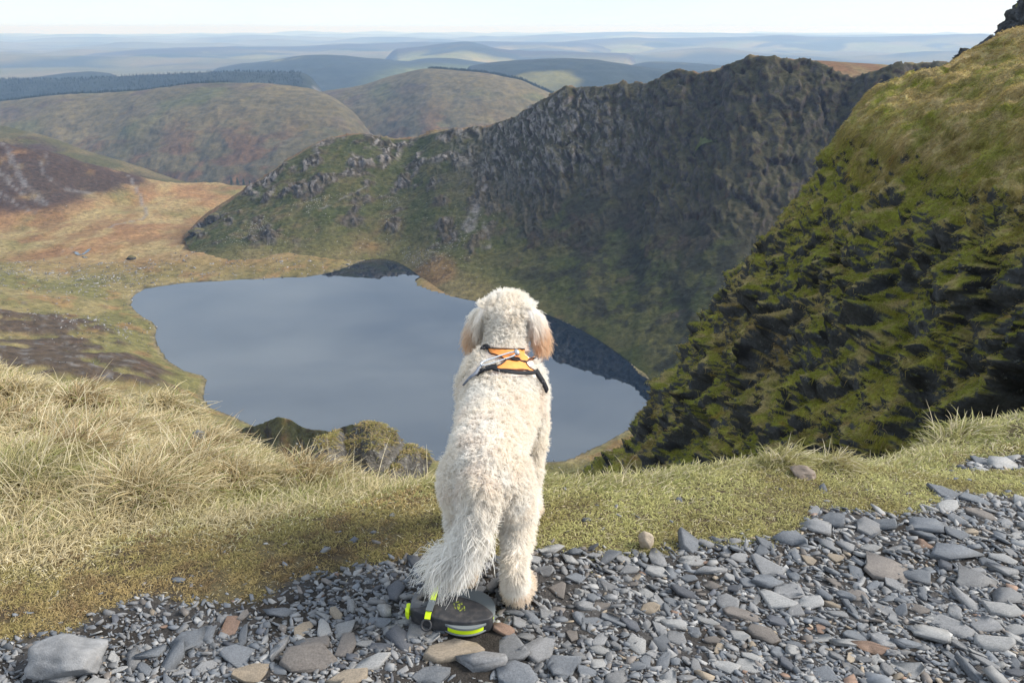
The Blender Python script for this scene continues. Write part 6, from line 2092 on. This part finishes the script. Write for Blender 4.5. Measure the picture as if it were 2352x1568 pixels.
# ---- three sheep on the knoll
def sheep():
    t = NT('fleece'); mf = t.set((0.72, 0.70, 0.64), 0.95, 0.1)
    t = NT('sheep_face'); ms = t.set((0.10, 0.09, 0.08), 0.9, 0.1)
    g = KNOLL
    f = g.reshape(-1, 3)
    q = f - np.array([0, 0, CAM_H]); fw = q[:, 1] * CP - q[:, 2] * SP
    dx = (512 + FPX * q[:, 0] / fw) / S_D; dy = (341 - FPX * (q[:, 1] * SP + q[:, 2] * CP) / fw) / S_D
    for k, (x, y, yaw, lab) in enumerate([(678,1027,0.3,'tiny white sheep grazing on the knoll, left of three'),(682,1022,1.2,'tiny white sheep grazing on the knoll, highest of three'),(690,1028,2.6,'tiny white sheep grazing on the knoll, right of three')]):
        i = int(np.argmin((dx - x) ** 2 + (dy - y) ** 2))
        o = empty('sheep', f[i], yaw)
        tag(o, lab, 'sheep', 'sheep on the knoll')
        bm = bmesh.new()
        chain_tube(bm, [(0,-0.45,0.72,0.20,0.24),(0,-0.1,0.74,0.27,0.30),(0,0.25,0.75,0.25,0.28),(0,0.45,0.82,0.15,0.18)], seg=10, dens=2)
        for sx in (-1, 1):
            for sy in (-0.38, 0.32):
                chain_tube(bm, [(sx*0.14,sy,0.6,0.07,0.07),(sx*0.14,sy,0.3,0.045,0.045),(sx*0.14,sy,0.04,0.04,0.04)], ref=(0, 1, 0), seg=6, dens=1)
        m = bpy.data.meshes.new('fleece'); bm.to_mesh(m); bm.free(); link('fleece', m, o, mf)
        bm = bmesh.new()
        chain_tube(bm, [(0,0.5,0.86,0.09,0.11),(0,0.62,0.80,0.10,0.11),(0,0.80,0.66,0.06,0.07)], seg=8, dens=2)
        m = bpy.data.meshes.new('head'); bm.to_mesh(m); bm.free(); link('head', m, o, ms)
sheep()

# ---- outcrops that can be told apart on the far moor
def outcrops():
    def put(dx, dy, Y, w, h, seed, dark, lab, yaw=0.3):
        p = P(dx, dy, Y)
        d = np.linalg.norm(p)
        W, Hh = w * S_D * d / FPX, h * S_D * d / FPX
        me_ = rock_mesh('outcrop', (W, W * 0.8, Hh * 1.3), seed, 4, 0.35, planes=14)
        o = link('outcrop', me_, None, M_OUT)
        o.location = p; o.rotation_euler = (0, 0, yaw)
        v = 0.045 if dark else 0.13
        o.color = (v, v * 0.95, v * 0.9, 1)
        tag(o, lab, 'outcrop')
    t = NT('outcrop_rock')
    oi = t.n('ShaderNodeObjectInfo')
    c = t.mix(oi.outputs['Color'], t.ramp(t.noise(0.35, 6, 0.7), [(0.3, 0.5), (0.7, 1.8)]), 1.0, 'MULTIPLY')
    geo = t.n('ShaderNodeNewGeometry'); sx = t.n('ShaderNodeSeparateXYZ'); t.l(geo.outputs['Normal'], sx.inputs[0])
    c = t.mix(c, (0.10, 0.09, 0.04), t.ramp(sx.outputs['Z'], [(0.62, 0.0), (0.85, 0.85)]))
    t.bump(t.noise(0.8, 5, 0.7), 0.8, 1.0)
    M_OUT = t.set(c, 0.95, 0.15)
    put(512, 548, 905, 46, 22, 51, False, 'grey wedge-shaped outcrop at the toe of the ridge above the lake')
    put(478, 568, 890, 40, 16, 52, True, 'dark heathery outcrop left of the grey wedge outcrop')
    put(488, 502, 955, 36, 22, 53, True, 'dark crag on the lower skyline of the ridge toe')
    put(455, 535, 930, 44, 18, 54, True, 'lowest dark crag at the very toe of the ridge')
    put(65, 603, 840, 10, 9, 55, True, 'squat dark boulder alone on the brown moor')
    put(10, 597, 850, 18, 9, 56, True, 'low dark outcrop on the moor at the left frame edge')
    put(195, 593, 850, 16, 9, 57, False, 'small grey outcrop on the moor beside the stream')
    put(300, 592, 850, 22, 10, 58, True, 'dark humped outcrop right of the stream on the moor')
outcrops()

def stream():
    t = NT('stream_water'); m = t.set((0.05, 0.06, 0.07), 0.08, 0.5); t.b.inputs['IOR'].default_value = 1.6
    pts = [Pz(x, y, -232) for x, y in ((168,569),(174,572),(176,577),(184,582),(196,574),(206,566))]
    pts = resample(np.array(pts), 24)
    z = np.array([CWM[np.argmin((CWM[:, 0] - q[0]) ** 2 + (CWM[:, 1] - q[1]) ** 2), 2] for q in pts])
    bm = bmesh.new(); rows = []
    for q, zz_ in zip(pts, z):
        rows.append((bm.verts.new((q[0] - 1.6, q[1] - 1.0, zz_ + 0.5)), bm.verts.new((q[0] + 1.6, q[1] + 1.0, zz_ + 0.5))))
    for a, b in zip(rows[:-1], rows[1:]):
        bm.faces.new((a[0], a[1], b[1], b[0]))
    me_ = bpy.data.meshes.new('stream'); bm.to_mesh(me_); bm.free()
    tag(link('stream', me_, None, m), 'short glinting bend of a stream on the brown moor', 'stream', kind='structure')
stream()
# ================================================================== AIR
def haze():
    bm = bmesh.new()
    bmesh.ops.create_cube(bm, size=1.0)
    x, y, z0, z1 = 66000, 66000, -640, 60
    for v in bm.verts:
        v.co = Vector((v.co.x * 2 * x, v.co.y * 2 * y, z0 if v.co.z < 0 else z1))
    me = bpy.data.meshes.new('haze'); bm.to_mesh(me); bm.free()
    m = bpy.data.materials.new('haze_air'); m.use_nodes = True
    t = m.node_tree; t.nodes.clear()
    o = t.nodes.new('ShaderNodeOutputMaterial')
    v = t.nodes.new('ShaderNodeVolumePrincipled')
    v.inputs['Color'].default_value = (0.38, 0.60, 1.0, 1)
    v.inputs['Density'].default_value = 6.6e-5
    v.inputs['Absorption Color'].default_value = (1, 1, 1, 1)
    v.inputs['Anisotropy'].default_value = 0.1
    t.links.new(v.outputs[0], o.inputs['Volume'])
    h = link('haze', me, None, m)
    tag(h, 'thin blue haze over the distant hills', 'haze', kind='stuff')
haze()
